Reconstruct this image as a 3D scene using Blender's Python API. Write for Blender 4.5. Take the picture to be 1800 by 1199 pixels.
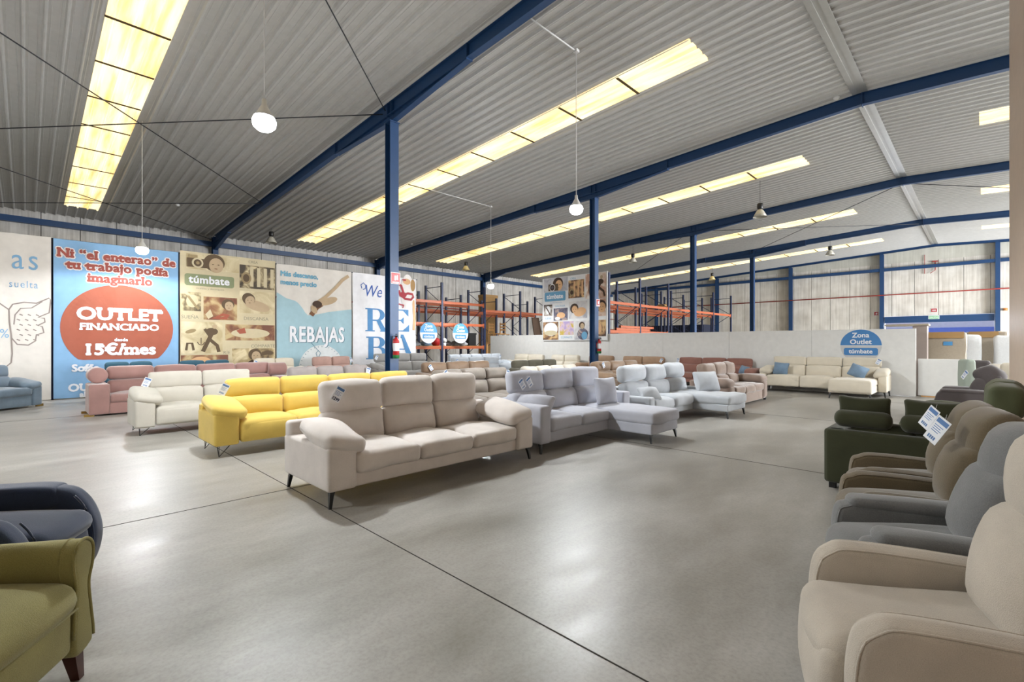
import bpy, math, random
import numpy as np
from mathutils import Matrix, Vector, Euler
from math import sin, cos, pi, radians as R

for o in list(bpy.data.objects): bpy.data.objects.remove(o)
SC = bpy.context.scene
COL = SC.collection
rnd = random.Random(7)

# ------------------------------------------------------------------ camera
cam_d = bpy.data.cameras.new('camera')
cam_d.sensor_width = 36.0
cam_d.lens = 841.88 / 1800 * 36.0
cam_d.shift_y = 5.25 / 1800
cam_d.clip_end = 200
cam_d.clip_start = 0.05
cam = bpy.data.objects.new('camera', cam_d)
cam.location = (0, 0, 1.5)
cam.rotation_euler = (pi / 2, 0, 0.7782)
COL.objects.link(cam)
SC.camera = cam

# ------------------------------------------------------------------ world, daylight, exposure
w = bpy.data.worlds.new('world'); SC.world = w; w.use_nodes = True
nt = w.node_tree
bg = nt.nodes['Background']
sky = nt.nodes.new('ShaderNodeTexSky')
sky.sky_type = 'NISHITA'; sky.sun_disc = False; sky.sun_elevation = R(40); sky.sun_rotation = R(200)
nt.links.new(sky.outputs[0], bg.inputs[0]); bg.inputs[1].default_value = 0.35
SC.view_settings.view_transform = 'Standard'
SC.view_settings.look = 'None'
SC.view_settings.gamma = 1.0
SC.view_settings.use_curve_mapping = False
SC.view_settings.exposure = 0.1
LAMP_W = 600.0          # each lit LED pendant
SKYLIGHT = 1.12          # radiance of the translucent roof strips

def area(name, loc, rot, sx, sy, power, col=(1, 1, 1)):
    l = bpy.data.lights.new(name, 'AREA'); l.shape = 'RECTANGLE'; l.size = sx; l.size_y = sy
    l.energy = power; l.color = col
    o = bpy.data.objects.new(name, l); o.location = loc; o.rotation_euler = rot; COL.objects.link(o)
    return o
# added fill light at an unseen opening far right, and daylight at the end gate
area('side_fill_light', (22.6, 32.0, 2.6), (0, R(90), 0), 5.0, 14.0, 15000, (0.93, 0.96, 1.0))
area('daylight_end_gate', (-2.3, 46.5, 4.2), (R(-70), 0, 0), 6.0, 3.0, 3000, (0.85, 0.9, 1.0))

# ------------------------------------------------------------------ helpers
def lin(c):
    def f(v):
        v /= 255.0
        return v / 12.92 if v <= 0.04045 else ((v + 0.055) / 1.055) ** 2.4
    return (f(c[0]), f(c[1]), f(c[2]), 1.0)

def new_mat(name):
    m = bpy.data.materials.new(name); m.use_nodes = True
    return m, m.node_tree.nodes, m.node_tree.links, m.node_tree.nodes['Principled BSDF']

def plain(name, rgb, rough=0.6, metal=0.0, spec=0.5):
    m, n, l, b = new_mat(name)
    b.inputs['Base Color'].default_value = lin(rgb)
    b.inputs['Roughness'].default_value = rough; b.inputs['Metallic'].default_value = metal
    b.inputs['Specular IOR Level'].default_value = spec
    # a little uneven tone so that nothing is a dead flat colour
    tc = n.new('ShaderNodeTexCoord'); nz = n.new('ShaderNodeTexNoise'); nz.inputs['Scale'].default_value = 6
    mx = n.new('ShaderNodeMixRGB'); mx.blend_type = 'MULTIPLY'; mx.inputs[0].default_value = 0.16
    mx.inputs[1].default_value = lin(rgb)
    l.new(tc.outputs['Object'], nz.inputs['Vector']); l.new(nz.outputs['Fac'], mx.inputs[2]); l.new(mx.outputs[0], b.inputs['Base Color'])
    return m

def fabric(name, rgb, var=0.25, rough=0.9, sheen=0.25, scale=260.0, bump=0.25, blot=5.0, spec=0.2):
    m, n, l, b = new_mat(name)
    tc = n.new('ShaderNodeTexCoord')
    n1 = n.new('ShaderNodeTexNoise'); n1.inputs['Scale'].default_value = blot; n1.inputs['Detail'].default_value = 4
    n2 = n.new('ShaderNodeTexNoise'); n2.inputs['Scale'].default_value = scale; n2.inputs['Detail'].default_value = 2
    l.new(tc.outputs['Object'], n1.inputs['Vector']); l.new(tc.outputs['Object'], n2.inputs['Vector'])
    base = lin(rgb)
    dark = tuple(v * (1 - var) for v in base[:3]) + (1,)
    lite = tuple(min(1, v * (1 + var)) for v in base[:3]) + (1,)
    r = n.new('ShaderNodeValToRGB'); r.color_ramp.elements[0].position = .3; r.color_ramp.elements[1].position = .7
    r.color_ramp.elements[0].color = dark; r.color_ramp.elements[1].color = lite
    ad = n.new('ShaderNodeMath'); ad.operation = 'MULTIPLY_ADD'; ad.inputs[1].default_value = .55
    mu = n.new('ShaderNodeMath'); mu.operation = 'MULTIPLY'; mu.inputs[1].default_value = .45
    l.new(n2.outputs['Fac'], mu.inputs[0]); l.new(n1.outputs['Fac'], ad.inputs[0]); l.new(mu.outputs[0], ad.inputs[2])
    l.new(ad.outputs[0], r.inputs[0]); l.new(r.outputs[0], b.inputs['Base Color'])
    b.inputs['Roughness'].default_value = rough
    b.inputs['Specular IOR Level'].default_value = spec
    b.inputs['Sheen Weight'].default_value = sheen; b.inputs['Sheen Roughness'].default_value = .45
    bp = n.new('ShaderNodeBump'); bp.inputs['Strength'].default_value = bump; bp.inputs['Distance'].default_value = .004
    l.new(n2.outputs['Fac'], bp.inputs['Height']); l.new(bp.outputs[0], b.inputs['Normal'])
    return m

def emit(name, rgb, strength):
    m, n, l, b = new_mat(name)
    b.inputs['Base Color'].default_value = lin(rgb)
    b.inputs['Emission Color'].default_value = lin(rgb); b.inputs['Emission Strength'].default_value = strength
    return m

_topo = {}
def _cube_topo(nx, ny, nz):
    k = (nx, ny, nz)
    if k in _topo: return _topo[k]
    idx = {}; keys = []; faces = []
    def v(i, j, q):
        t = (i, j, q)
        if t not in idx: idx[t] = len(keys); keys.append(t)
        return idx[t]
    X, Y, Z = nx - 1, ny - 1, nz - 1
    for i in range(X):
        for j in range(Y):
            faces.append((v(i, j, 0), v(i, j + 1, 0), v(i + 1, j + 1, 0), v(i + 1, j, 0)))
            faces.append((v(i, j, Z), v(i + 1, j, Z), v(i + 1, j + 1, Z), v(i, j + 1, Z)))
    for i in range(X):
        for q in range(Z):
            faces.append((v(i, 0, q), v(i + 1, 0, q), v(i + 1, 0, q + 1), v(i, 0, q + 1)))
            faces.append((v(i, Y, q), v(i, Y, q + 1), v(i + 1, Y, q + 1), v(i + 1, Y, q)))
    for j in range(Y):
        for q in range(Z):
            faces.append((v(0, j, q), v(0, j, q + 1), v(0, j + 1, q + 1), v(0, j + 1, q)))
            faces.append((v(X, j, q), v(X, j + 1, q), v(X, j + 1, q + 1), v(X, j, q + 1)))
    _topo[k] = (np.array(keys), faces)
    return _topo[k]

class MB:
    """collects geometry for ONE mesh object"""
    def __init__(s): s.v = []; s.f = []; s.m = []; s.sm = []; s.n = 0
    def add(s, verts, faces, mat=0, smooth=False):
        s.v.extend([tuple(map(float, p)) for p in verts])
        s.f.extend([tuple(int(i) + s.n for i in f) for f in faces])
        s.m.extend([mat] * len(faces)); s.sm.extend([smooth] * len(faces)); s.n += len(verts)
        return s
    def box(s, x0, x1, y0, y1, z0, z1, mat=0, M=None):
        p = [(x, y, z) for z in (z0, z1) for y in (y0, y1) for x in (x0, x1)]
        if M is not None: p = [tuple(M @ Vector(q)) for q in p]
        return s.add(p, [(0, 2, 3, 1), (4, 5, 7, 6), (0, 1, 5, 4), (2, 6, 7, 3), (0, 4, 6, 2), (1, 3, 7, 5)], mat)
    def cush(s, c, size, r=.04, m=4, puff=(0, 0, 0), rot=(0, 0, 0), wr=0.0, seed=0, mat=0, pinch=0.0, M=None):
        hx, hy, hz = [q / 2 for q in size]
        r = min(r, hx * .98, hy * .98, hz * .98)
        def axis(h):
            i = h - r
            mm = max(2, min(9, int(round(m * (0.5 + h)))))
            a = list(np.linspace(-i, i, mm + 1))
            return np.array([-h, -i - .414 * r] + a + [i + .414 * r, h])
        A = [axis(hx), axis(hy), axis(hz)]
        keys, faces = _cube_topo(len(A[0]), len(A[1]), len(A[2]))
        p = np.stack([A[0][keys[:, 0]], A[1][keys[:, 1]], A[2][keys[:, 2]]], 1)
        hh = np.array([hx, hy, hz])
        q = np.clip(p, -(hh - r), hh - r)
        d = p - q; L = np.linalg.norm(d, axis=1, keepdims=True); L[L == 0] = 1
        p = q + d / L * r
        u = p / hh
        b = 1 - np.clip(u, -1, 1) ** 2
        o = p.copy()
        o[:, 0] += puff[0] * u[:, 0] * b[:, 1] * b[:, 2]
        o[:, 1] += puff[1] * u[:, 1] * b[:, 0] * b[:, 2]
        o[:, 2] += puff[2] * u[:, 2] * b[:, 0] * b[:, 1]
        if pinch:      # corners drawn out like a scatter cushion
            k = 1 - pinch * (b[:, 0] * (1 - b[:, 2]) + b[:, 2] * (1 - b[:, 0]))
            o[:, 0] *= k; o[:, 2] *= k
        if wr:
            g = random.Random(seed * 31 + 5); dsp = np.zeros(len(o))
            for _ in range(5):
                kx, ky, kz = g.uniform(-13, 13), g.uniform(-13, 13), g.uniform(-13, 13)
                dsp += np.sin(o[:, 0] * kx + o[:, 1] * ky + o[:, 2] * kz + g.uniform(0, 6)) / 3
            nn = d / L + (u ** 5); nl = np.linalg.norm(nn, axis=1, keepdims=True); nl[nl == 0] = 1
            o += nn / nl * (dsp * wr)[:, None]
        T = Matrix.Translation(Vector(c)) @ Euler(rot).to_matrix().to_4x4()
        if M is not None: T = M @ T
        T = np.array(T); o = o @ T[:3, :3].T + T[:3, 3]
        return s.add(o, faces, mat, True)
    def prism(s, prof, axis, a0, a1, r=.03, seg=4, mat=0, flare=0.0):
        """smooth closed profile, extruded along an axis with rounded rims. axis 0: prof=(y,z); axis 1: prof=(x,z)"""
        P = np.array(prof, float); n = len(P)
        e = np.roll(P, -1, 0) - np.roll(P, 1, 0)
        nr = np.stack([e[:, 1], -e[:, 0]], 1); nr /= np.linalg.norm(nr, axis=1, keepdims=True) + 1e-9
        area2 = np.sum(P[:, 0] * np.roll(P[:, 1], -1) - np.roll(P[:, 0], -1) * P[:, 1])
        if area2 < 0: nr = -nr
        sl = []
        for i in range(seg + 1):
            t = pi / 2 * i / seg; sl.append((a0 + r * (1 - sin(t)), r * (1 - cos(t)) if False else r * (1 - sin(t))))
        sl = [(a0 + r * (1 - cos(pi / 2 * i / seg)), r * (1 - sin(pi / 2 * i / seg))) for i in range(seg + 1)]
        mid = [(a0 + r + (a1 - a0 - 2 * r) * q / 3, -flare * sin(pi * q / 3)) for q in (1, 2)]
        sl2 = [(a1 - (x - a0), ins) for x, ins in sl][::-1]
        sl = sl + mid + sl2
        V = []
        for a, ins in sl:
            Q = P - nr * ins
            for y, z in Q: V.append((a, y, z) if axis == 0 else (y, a, z))
        F = []
        for k in range(len(sl) - 1):
            for i in range(n):
                j = (i + 1) % n
                F.append((k * n + i, k * n + j, (k + 1) * n + j, (k + 1) * n + i))
        F.append(tuple(range(n))[::-1]); F.append(tuple((len(sl) - 1) * n + i for i in range(n)))
        if (area2 > 0) != (axis == 0): F = [f[::-1] for f in F]
        return s.add(V, F, mat, True)
    def tube(s, pts, r, n=8, mat=0, cap=True, taper=None):
        pts = [Vector(p) for p in pts]; V = []; F = []
        for i, p in enumerate(pts):
            t = (pts[min(i + 1, len(pts) - 1)] - pts[max(i - 1, 0)]).normalized()
            a = Vector((0, 0, 1)) if abs(t.z) < .9 else Vector((1, 0, 0))
            u = t.cross(a).normalized(); v = t.cross(u)
            rr = r if taper is None else taper[i]
            for k in range(n): V.append(tuple(p + (u * cos(2 * pi * k / n) + v * sin(2 * pi * k / n)) * rr))
        for i in range(len(pts) - 1):
            for k in range(n):
                j = (k + 1) % n
                F.append((i * n + k, (i + 1) * n + k, (i + 1) * n + j, i * n + j))
        s.add(V, F, mat, n > 5)
        if cap:
            s.f.append(tuple(s.n - len(V) + k for k in range(n))); s.m.append(mat); s.sm.append(False)
            s.f.append(tuple(s.n - n + k for k in range(n))[::-1]); s.m.append(mat); s.sm.append(False)
        return s
    def lathe(s, prof, c=(0, 0, 0), n=20, mat=0):
        V = []; F = []
        for r, z in prof:
            for k in range(n): V.append((c[0] + r * cos(2 * pi * k / n), c[1] + r * sin(2 * pi * k / n), c[2] + z))
        for i in range(len(prof) - 1):
            for k in range(n):
                j = (k + 1) % n; F.append((i * n + k, i * n + j, (i + 1) * n + j, (i + 1) * n + k))
        return s.add(V, F, mat, True)
    def ibeam(s, p0, p1, up, wdt, dep0, dep1, tf=.015, tw=.012, mat=0):
        """I section from p0 to p1; p = top centre line; up = vector; depth may change"""
        p0, p1, up = Vector(p0), Vector(p1), Vector(up).normalized()
        t = (p1 - p0).normalized(); sd = t.cross(up).normalized()
        def bar(w_, a0, b0, a1, b1):
            q = []
            for p, a, b in ((p0, a0, b0), (p1, a1, b1)):
                for x in (-w_ / 2, w_ / 2):
                    for d in (a, b): q.append(tuple(p + sd * x - up * d))
            s.add(q, [(0, 1, 3, 2), (4, 6, 7, 5), (0, 2, 6, 4), (1, 5, 7, 3), (0, 4, 5, 1), (2, 3, 7, 6)], mat)
        bar(wdt, 0, tf, 0, tf); bar(wdt, dep0 - tf, dep0, dep1 - tf, dep1); bar(tw, tf, dep0 - tf, tf, dep1 - tf)
        return s
    def build(s, name, mats, parent=None, loc=None):
        me = bpy.data.meshes.new(name)
        me.from_pydata(s.v, [], s.f)
        me.polygons.foreach_set('material_index', s.m)
        me.polygons.foreach_set('use_smooth', s.sm)
        for m in (mats if isinstance(mats, (list, tuple)) else [mats]): me.materials.append(m)
        me.update()
        o = bpy.data.objects.new(name, me); COL.objects.link(o)
        if parent is not None: o.parent = parent
        if loc is not None: o.location = loc
        return o

def thing(name, label, cat, loc=(0, 0, 0), rz=0.0, group=None):
    o = bpy.data.objects.new(name, None); COL.objects.link(o)
    o.empty_display_size = .2
    o.location = loc; o.rotation_euler = (0, 0, rz)
    return tag(o, label, cat, group)
def tag(o, label, cat, group=None):
    o['label'] = label; o['category'] = cat
    if group: o['group'] = group
    return o
def struct(o):
    o['kind'] = 'structure'; return o

def spline(pts, n=6):
    """closed Catmull-Rom through the points"""
    out = []; N = len(pts)
    for i in range(N):
        p0, p1, p2, p3 = [np.array(pts[(i + k - 1) % N], float) for k in range(4)]
        for k in range(n):
            t = k / n
            out.append(tuple(.5 * (2 * p1 + (p2 - p0) * t + (2 * p0 - 5 * p1 + 4 * p2 - p3) * t * t + (3 * p1 - p0 - 3 * p2 + p3) * t ** 3)))
    return out

_txt = {}
def text_mesh(body, size=1.0, offset=0.0, space=1.0, slab=0.0, shear=0.0, align='CENTER', line=1.0):
    """flat 2-D letters: (verts, faces)"""
    k = (body, size, offset, space, slab, shear, align, line)
    if k in _txt: return _txt[k]
    cu = bpy.data.curves.new('t', 'FONT'); cu.body = body; cu.size = size; cu.offset = offset; cu.space_character = space
    cu.align_x = align; cu.shear = shear; cu.resolution_u = 3; cu.space_line = line; cu.fill_mode = 'FRONT'
    ob = bpy.data.objects.new('t', cu)
    me = bpy.data.meshes.new_from_object(ob)
    V = [(v.co.x, v.co.y) for v in me.vertices]; F = [tuple(p.vertices) for p in me.polygons]
    if slab:
        cnt = {}
        for f in F:
            for a, b in zip(f, f[1:] + f[:1]):
                e = (min(a, b), max(a, b)); cnt[e] = cnt.get(e, 0) + 1
        ys = [v[1] for v in V]
        for (a, b), c in list(cnt.items()):
            if c != 1: continue
            (x0, y0), (x1, y1) = V[a], V[b]
            if abs(y0 - y1) < 1e-4 * size and .05 * size < abs(x0 - x1) < .24 * size:
                inside = min(v[1] for v in V) + 0
                lo, hi = min(x0, x1) - slab * size, max(x0, x1) + slab * size
                up = (y0 > .3 * size)
                h = .1 * size
                q = [(lo, y0 - h if up else y0), (hi, y0 - h if up else y0), (hi, y0 if up else y0 + h), (lo, y0 if up else y0 + h)]
                n = len(V); V += q; F.append((n, n + 1, n + 2, n + 3))
    bpy.data.objects.remove(ob); bpy.data.curves.remove(cu); bpy.data.meshes.remove(me)
    _txt[k] = (V, F)
    return _txt[k]

class Flat:
    """a printed sheet: 2-D polygons in layers, mapped to the world by fn(a, b, lift)"""
    def __init__(s, fn, gap=.004): s.mb = MB(); s.fn = fn; s.mats = []; s.gap = gap
    def mi(s, m):
        if m not in s.mats: s.mats.append(m)
        return s.mats.index(m)
    def poly(s, P, F, mat, layer=1, smooth=False):
        s.mb.add([s.fn(a, b, layer * s.gap) for a, b in P], F, s.mi(mat), smooth); return s
    def rect(s, a0, a1, b0, b1, mat, layer=1, na=1, nb=1, smooth=False):
        na = max(na, int((a1 - a0) / .09)); nb = max(nb, int((b1 - b0) / .2))
        P = [(a0 + (a1 - a0) * i / na, b0 + (b1 - b0) * j / nb) for j in range(nb + 1) for i in range(na + 1)]
        F = [(j * (na + 1) + i, j * (na + 1) + i + 1, (j + 1) * (na + 1) + i + 1, (j + 1) * (na + 1) + i) for j in range(nb) for i in range(na)]
        return s.poly(P, F, mat, layer, smooth)
    def ell(s, ca, cb, ra, rb, mat, layer=1, n=28, rings=3, rot=0, t0=0, t1=2 * pi, clipb=None):
        P = [(ca, cb)]; F = []
        full = abs(t1 - t0 - 2 * pi) < 1e-6; N = n if full else n + 1
        for k in range(1, rings + 1):
            for i in range(N):
                t = t0 + (t1 - t0) * i / n
                x, y = ra * cos(t) * k / rings, rb * sin(t) * k / rings
                a, b = ca + x * cos(rot) - y * sin(rot), cb + x * sin(rot) + y * cos(rot)
                if clipb is not None: b = max(b, clipb)
                P.append((a, b))
        for i in range(n):
            j = (i + 1) % N
            F.append((0, 1 + i, 1 + j))
            for k in range(rings - 1): F.append((1 + k * N + i, 1 + (k + 1) * N + i, 1 + (k + 1) * N + j, 1 + k * N + j))
        return s.poly(P, F, mat, layer)
    def rrect(s, a0, a1, b0, b1, r, mat, layer=1):
        xs = [a0 + r * (1 - cos(pi / 2 * k / 4)) for k in range(4)] + list(np.linspace(a0 + r, a1 - r, 10)) + [a1 - r * (1 - cos(pi / 2 * k / 4)) for k in range(3, -1, -1)]
        P = []; F = []
        for x in xs:
            e = max(0, r - (x - a0), r - (a1 - x)); dz = r - math.sqrt(max(0, r * r - e * e))
            for k in range(4): P.append((x, b0 + dz + (b1 - b0 - 2 * dz) * k / 3))
        for i in range(len(xs) - 1):
            for k in range(3): F.append((i * 4 + k, (i + 1) * 4 + k, (i + 1) * 4 + k + 1, i * 4 + k + 1))
        return s.poly(P, F, mat, layer)
    def line(s, pts, w_, mat, layer=1):
        P = []; F = []
        for i, p in enumerate(pts):
            a, b = np.array(pts[max(i - 1, 0)], float), np.array(pts[min(i + 1, len(pts) - 1)], float)
            t = (b - a) / (np.linalg.norm(b - a) + 1e-9); n_ = np.array([-t[1], t[0]]) * w_ / 2
            P += [tuple(np.array(p) + n_), tuple(np.array(p) - n_)]
        for i in range(len(pts) - 1): F.append((2 * i + 1, 2 * i + 3, 2 * i + 2, 2 * i))
        return s.poly(P, F, mat, layer)
    def text(s, body, a, b, size, mat, layer=2, **kw):
        wfac = kw.pop('wfac', 1.0); rot = kw.pop('rot', 0.0); bold = kw.pop('bold', 0.0)
        if bold:      # thicken by overprinting slightly shifted copies
            for k in range(8): s.text(body, a + bold * cos(k * pi / 4), b + bold * sin(k * pi / 4), size, mat, layer + .03 * k, wfac=wfac, rot=rot, **kw)
            layer += .27
        V, F = text_mesh(body, size, **kw)
        P = [(a + (x * cos(rot) - y * sin(rot)) * wfac, b + x * sin(rot) + y * cos(rot)) for x, y in V]
        return s.poly(P, F, mat, layer)
    def build(s, name, parent=None): return s.mb.build(name, s.mats, parent)

# ------------------------------------------------------------------ materials
def mk_floor():
    m, n, l, b = new_mat('polished_concrete')
    tc = n.new('ShaderNodeTexCoord')
    def noise(sc, det, vec=None, rough=.6):
        q = n.new('ShaderNodeTexNoise'); q.inputs['Scale'].default_value = sc; q.inputs['Detail'].default_value = det; q.inputs['Roughness'].default_value = rough
        l.new(vec or tc.outputs['Object'], q.inputs['Vector']); return q
    mp = n.new('ShaderNodeMapping'); mp.inputs['Scale'].default_value = (1, .45, 1); mp.inputs['Rotation'].default_value = (0, 0, .9)
    l.new(tc.outputs['Object'], mp.inputs['Vector'])
    a = noise(.45, 6, mp.outputs[0]); c = noise(1.7, 10, mp.outputs[0], .72); d = noise(46, 6)
    r1 = n.new('ShaderNodeValToRGB'); e = r1.color_ramp.elements
    e[0].position = .3; e[0].color = lin((140, 136, 129)); e[1].position = .72; e[1].color = lin((184, 181, 175))
    l.new(a.outputs['Fac'], r1.inputs[0])
    r2 = n.new('ShaderNodeValToRGB'); e = r2.color_ramp.elements
    e[0].position = .3; e[0].color = (.62, .61, .58, 1); e[1].position = .66; e[1].color = (1.1, 1.1, 1.11, 1)
    l.new(c.outputs['Fac'], r2.inputs[0])
    r3 = n.new('ShaderNodeValToRGB'); e = r3.color_ramp.elements
    e[0].position = .32; e[0].color = (.74, .74, .73, 1); e[1].position = .56; e[1].color = (1, 1, 1, 1)
    l.new(d.outputs['Fac'], r3.inputs[0])
    m1 = n.new('ShaderNodeMixRGB'); m1.blend_type = 'MULTIPLY'; m1.inputs[0].default_value = 1
    m2 = n.new('ShaderNodeMixRGB'); m2.blend_type = 'MULTIPLY'; m2.inputs[0].default_value = .6
    l.new(r1.outputs[0], m1.inputs[1]); l.new(r2.outputs[0], m1.inputs[2]); l.new(m1.outputs[0], m2.inputs[1]); l.new(r3.outputs[0], m2.inputs[2])
    l.new(m2.outputs[0], b.inputs['Base Color'])
    rr = n.new('ShaderNodeMapRange'); rr.inputs[1].default_value = .3; rr.inputs[2].default_value = .7; rr.inputs[3].default_value = .28; rr.inputs[4].default_value = .5
    l.new(c.outputs['Fac'], rr.inputs[0]); l.new(rr.outputs[0], b.inputs['Roughness'])
    b.inputs['Specular IOR Level'].default_value = .5
    bp = n.new('ShaderNodeBump'); bp.inputs['Strength'].default_value = .2; bp.inputs['Distance'].default_value = .012
    l.new(c.outputs['Fac'], bp.inputs['Height']); l.new(bp.outputs[0], b.inputs['Normal'])
    return m

def mk_precast(name, light, dark):
    m, n, l, b = new_mat(name)
    tc = n.new('ShaderNodeTexCoord')
    mp = n.new('ShaderNodeMapping'); mp.inputs['Scale'].default_value = (9, 9, .35); l.new(tc.outputs['Object'], mp.inputs['Vector'])
    n1 = n.new('ShaderNodeTexNoise'); n1.inputs['Scale'].default_value = 1.0; n1.inputs['Detail'].default_value = 6; n1.inputs['Roughness'].default_value = .65
    n2 = n.new('ShaderNodeTexNoise'); n2.inputs['Scale'].default_value = 1.3; n2.inputs['Detail'].default_value = 5
    l.new(mp.outputs[0], n1.inputs['Vector']); l.new(tc.outputs['Object'], n2.inputs['Vector'])
    ad = n.new('ShaderNodeMath'); ad.operation = 'MULTIPLY_ADD'; ad.inputs[1].default_value = .6
    mu = n.new('ShaderNodeMath'); mu.operation = 'MULTIPLY'; mu.inputs[1].default_value = .4
    l.new(n2.outputs['Fac'], mu.inputs[0]); l.new(n1.outputs['Fac'], ad.inputs[0]); l.new(mu.outputs[0], ad.inputs[2])
    r = n.new('ShaderNodeValToRGB'); e = r.color_ramp.elements
    e[0].position = .36; e[0].color = lin(dark); e[1].position = .62; e[1].color = lin(light)
    l.new(ad.outputs[0], r.inputs[0]); l.new(r.outputs[0], b.inputs['Base Color']); b.inputs['Roughness'].default_value = .85
    bp = n.new('ShaderNodeBump'); bp.inputs['Strength'].default_value = .3; bp.inputs['Distance'].default_value = .01
    l.new(n1.outputs['Fac'], bp.inputs['Height']); l.new(bp.outputs[0], b.inputs['Normal'])
    return m

def mk_skylight():
    m, n, l, b = new_mat('yellowed_translucent_sheet')
    tc = n.new('ShaderNodeTexCoord')
    mp = n.new('ShaderNodeMapping'); mp.inputs['Scale'].default_value = (.5, 5, 1); l.new(tc.outputs['Object'], mp.inputs['Vector'])
    n1 = n.new('ShaderNodeTexNoise'); n1.inputs['Scale'].default_value = 1.1; n1.inputs['Detail'].default_value = 5
    l.new(mp.outputs[0], n1.inputs['Vector'])
    r = n.new('ShaderNodeValToRGB'); e = r.color_ramp.elements
    e[0].position = .32; e[0].color = lin((232, 190, 104)); e[1].position = .62; e[1].color = lin((255, 243, 204))
    l.new(n1.outputs['Fac'], r.inputs[0])
    l.new(r.outputs[0], b.inputs['Emission Color']); b.inputs['Emission Strength'].default_value = SKYLIGHT
    b.inputs['Base Color'].default_value = lin((240, 225, 180)); b.inputs['Roughness'].default_value = .5
    return m

def mk_photo(name, c0, c1, c2, scale=3.0, seed=0.0):
    """a blotchy print: three tones from noise"""
    m, n, l, b = new_mat(name)
    tc = n.new('ShaderNodeTexCoord'); mp = n.new('ShaderNodeMapping'); mp.inputs['Location'].default_value = (seed * 7.3, seed * 3.1, seed)
    l.new(tc.outputs['Object'], mp.inputs['Vector'])
    q = n.new('ShaderNodeTexNoise'); q.inputs['Scale'].default_value = scale; q.inputs['Detail'].default_value = 4; q.inputs['Distortion'].default_value = .8
    l.new(mp.outputs[0], q.inputs['Vector'])
    r = n.new('ShaderNodeValToRGB'); e = r.color_ramp.elements
    e[0].position = .38; e[0].color = lin(c0); e[1].position = .62; e[1].color = lin(c2)
    k = e.new(.5); k.color = lin(c1)
    l.new(q.outputs['Fac'], r.inputs[0]); l.new(r.outputs[0], b.inputs['Base Color']); b.inputs['Roughness'].default_value = .7
    return m

M = {}
M['floor'] = mk_floor()
M['joint'] = plain('floor_joint', (44, 40, 36), .9)
M['roof'] = plain('roof_sheet', (202, 201, 198), .42, 0, .5)
M['skylight'] = mk_skylight()
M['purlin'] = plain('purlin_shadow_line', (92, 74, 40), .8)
M['precast'] = mk_precast('precast_concrete', (216, 213, 208), (164, 160, 154))
M['precast_end'] = mk_precast('precast_concrete_end', (228, 224, 216), (190, 184, 174))
M['band'] = mk_precast('precast_band', (205, 203, 192), (186, 184, 172))
M['gapdark'] = plain('panel_gap', (60, 56, 52), .9)
M['blue'] = plain('blue_paint_steel', (28, 66, 110), .45)
M['partition'] = plain('white_partition_board', (222, 221, 218), .7)
M['pinkwall'] = plain('glossy_cream_panel', (206, 184, 164), .48)
M['rackblue'] = plain('rack_upright_navy', (40, 52, 86), .5)
M['orange'] = plain('rack_beam_orange', (190, 98, 58), .5)
M['black'] = plain('black_metal', (20, 20, 22), .4)
M['chrome'] = plain('chrome', (190, 190, 190), .2, 1.0)
M['gold'] = plain('brass_strip', (200, 165, 95), .25, 1.0)
M['wire'] = plain('steel_cable', (40, 42, 48), .5)
M['white'] = plain('white_plastic', (232, 232, 230), .5)
M['paper'] = plain('paper_white', (236, 238, 242), .8)
M['tagblue'] = plain('tag_blue', (92, 128, 178), .8)
M['ink'] = plain('ink_dark', (52, 58, 80), .8)
M['red'] = plain('red_paint', (176, 28, 30), .4)
M['redpipe'] = plain('red_pipe', (166, 62, 54), .5)
M['green'] = plain('green_paint', (38, 120, 60), .6)
M['zonablue'] = plain('sign_blue', (74, 146, 200), .6)
M['walllogo'] = plain('wall_logo_blue', (70, 128, 186), .7)
M['wallgrey'] = plain('wall_logo_grey', (196, 196, 196), .7)
M['lamp_on'] = emit('lit_led_globe', (250, 252, 255), 14.0)
M['lamp_glass'] = plain('prismatic_shade', (190, 186, 172), .25)
M['lamp_glass_warm'] = plain('yellowed_shade', (214, 196, 140), .3)
M['cardboard'] = plain('cardboard', (176, 140, 92), .85)
M['plastic'] = fabric('clear_wrap_over_mattress', (226, 228, 230), .08, .22, 0, 30, .5, 3, .6)
M['wrapbeige'] = fabric('taupe_wrapped_mattress', (166, 154, 136), .08, .35, 0, 24, .4, 3, .5)
M['wood'] = plain('pine_wood', (200, 150, 90), .6)
M['darkwood'] = plain('dark_stained_wood', (74, 36, 26), .4)
M['brownboard'] = plain('brown_board', (92, 70, 54), .6)
M['navysheet'] = plain('navy_sheet', (28, 36, 60), .7)

F_ = {}
def fab(key, rgb, **k):
    F_[key] = fabric('fabric_' + key, rgb, **k); return F_[key]
fab('oatmeal', (214, 206, 200), var=.12)
fab('lightgrey', (180, 182, 192), var=.1)
fab('palegrey', (178, 182, 187), var=.1)
fab('mauve', (132, 115, 104), var=.2, sheen=.5)
fab('terracotta', (142, 102, 92), var=.14)
fab('cream', (206, 197, 180), var=.08)
fab('yellow', (220, 190, 98), var=.1, rough=.7)
fab('ivory', (200, 195, 184), var=.08)
fab('pink', (166, 128, 122), var=.2, sheen=.8, rough=.6, blot=3)
fab('taupe', (132, 122, 112), var=.25, rough=.5, sheen=.4, spec=.4)
fab('beige', (188, 180, 168), var=.1)
fab('camel', (128, 104, 82), var=.2, rough=.5, sheen=.4, spec=.4)
fab('greymauve', (156, 148, 146), var=.15)
fab('olive_dark', (92, 88, 76), var=.15)
fab('grey', (150, 148, 146), var=.12)
fab('bluegrey', (176, 182, 190), var=.1)
fab('teal', (54, 88, 104), var=.12)
fab('rose', (178, 146, 136), var=.12)
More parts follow.
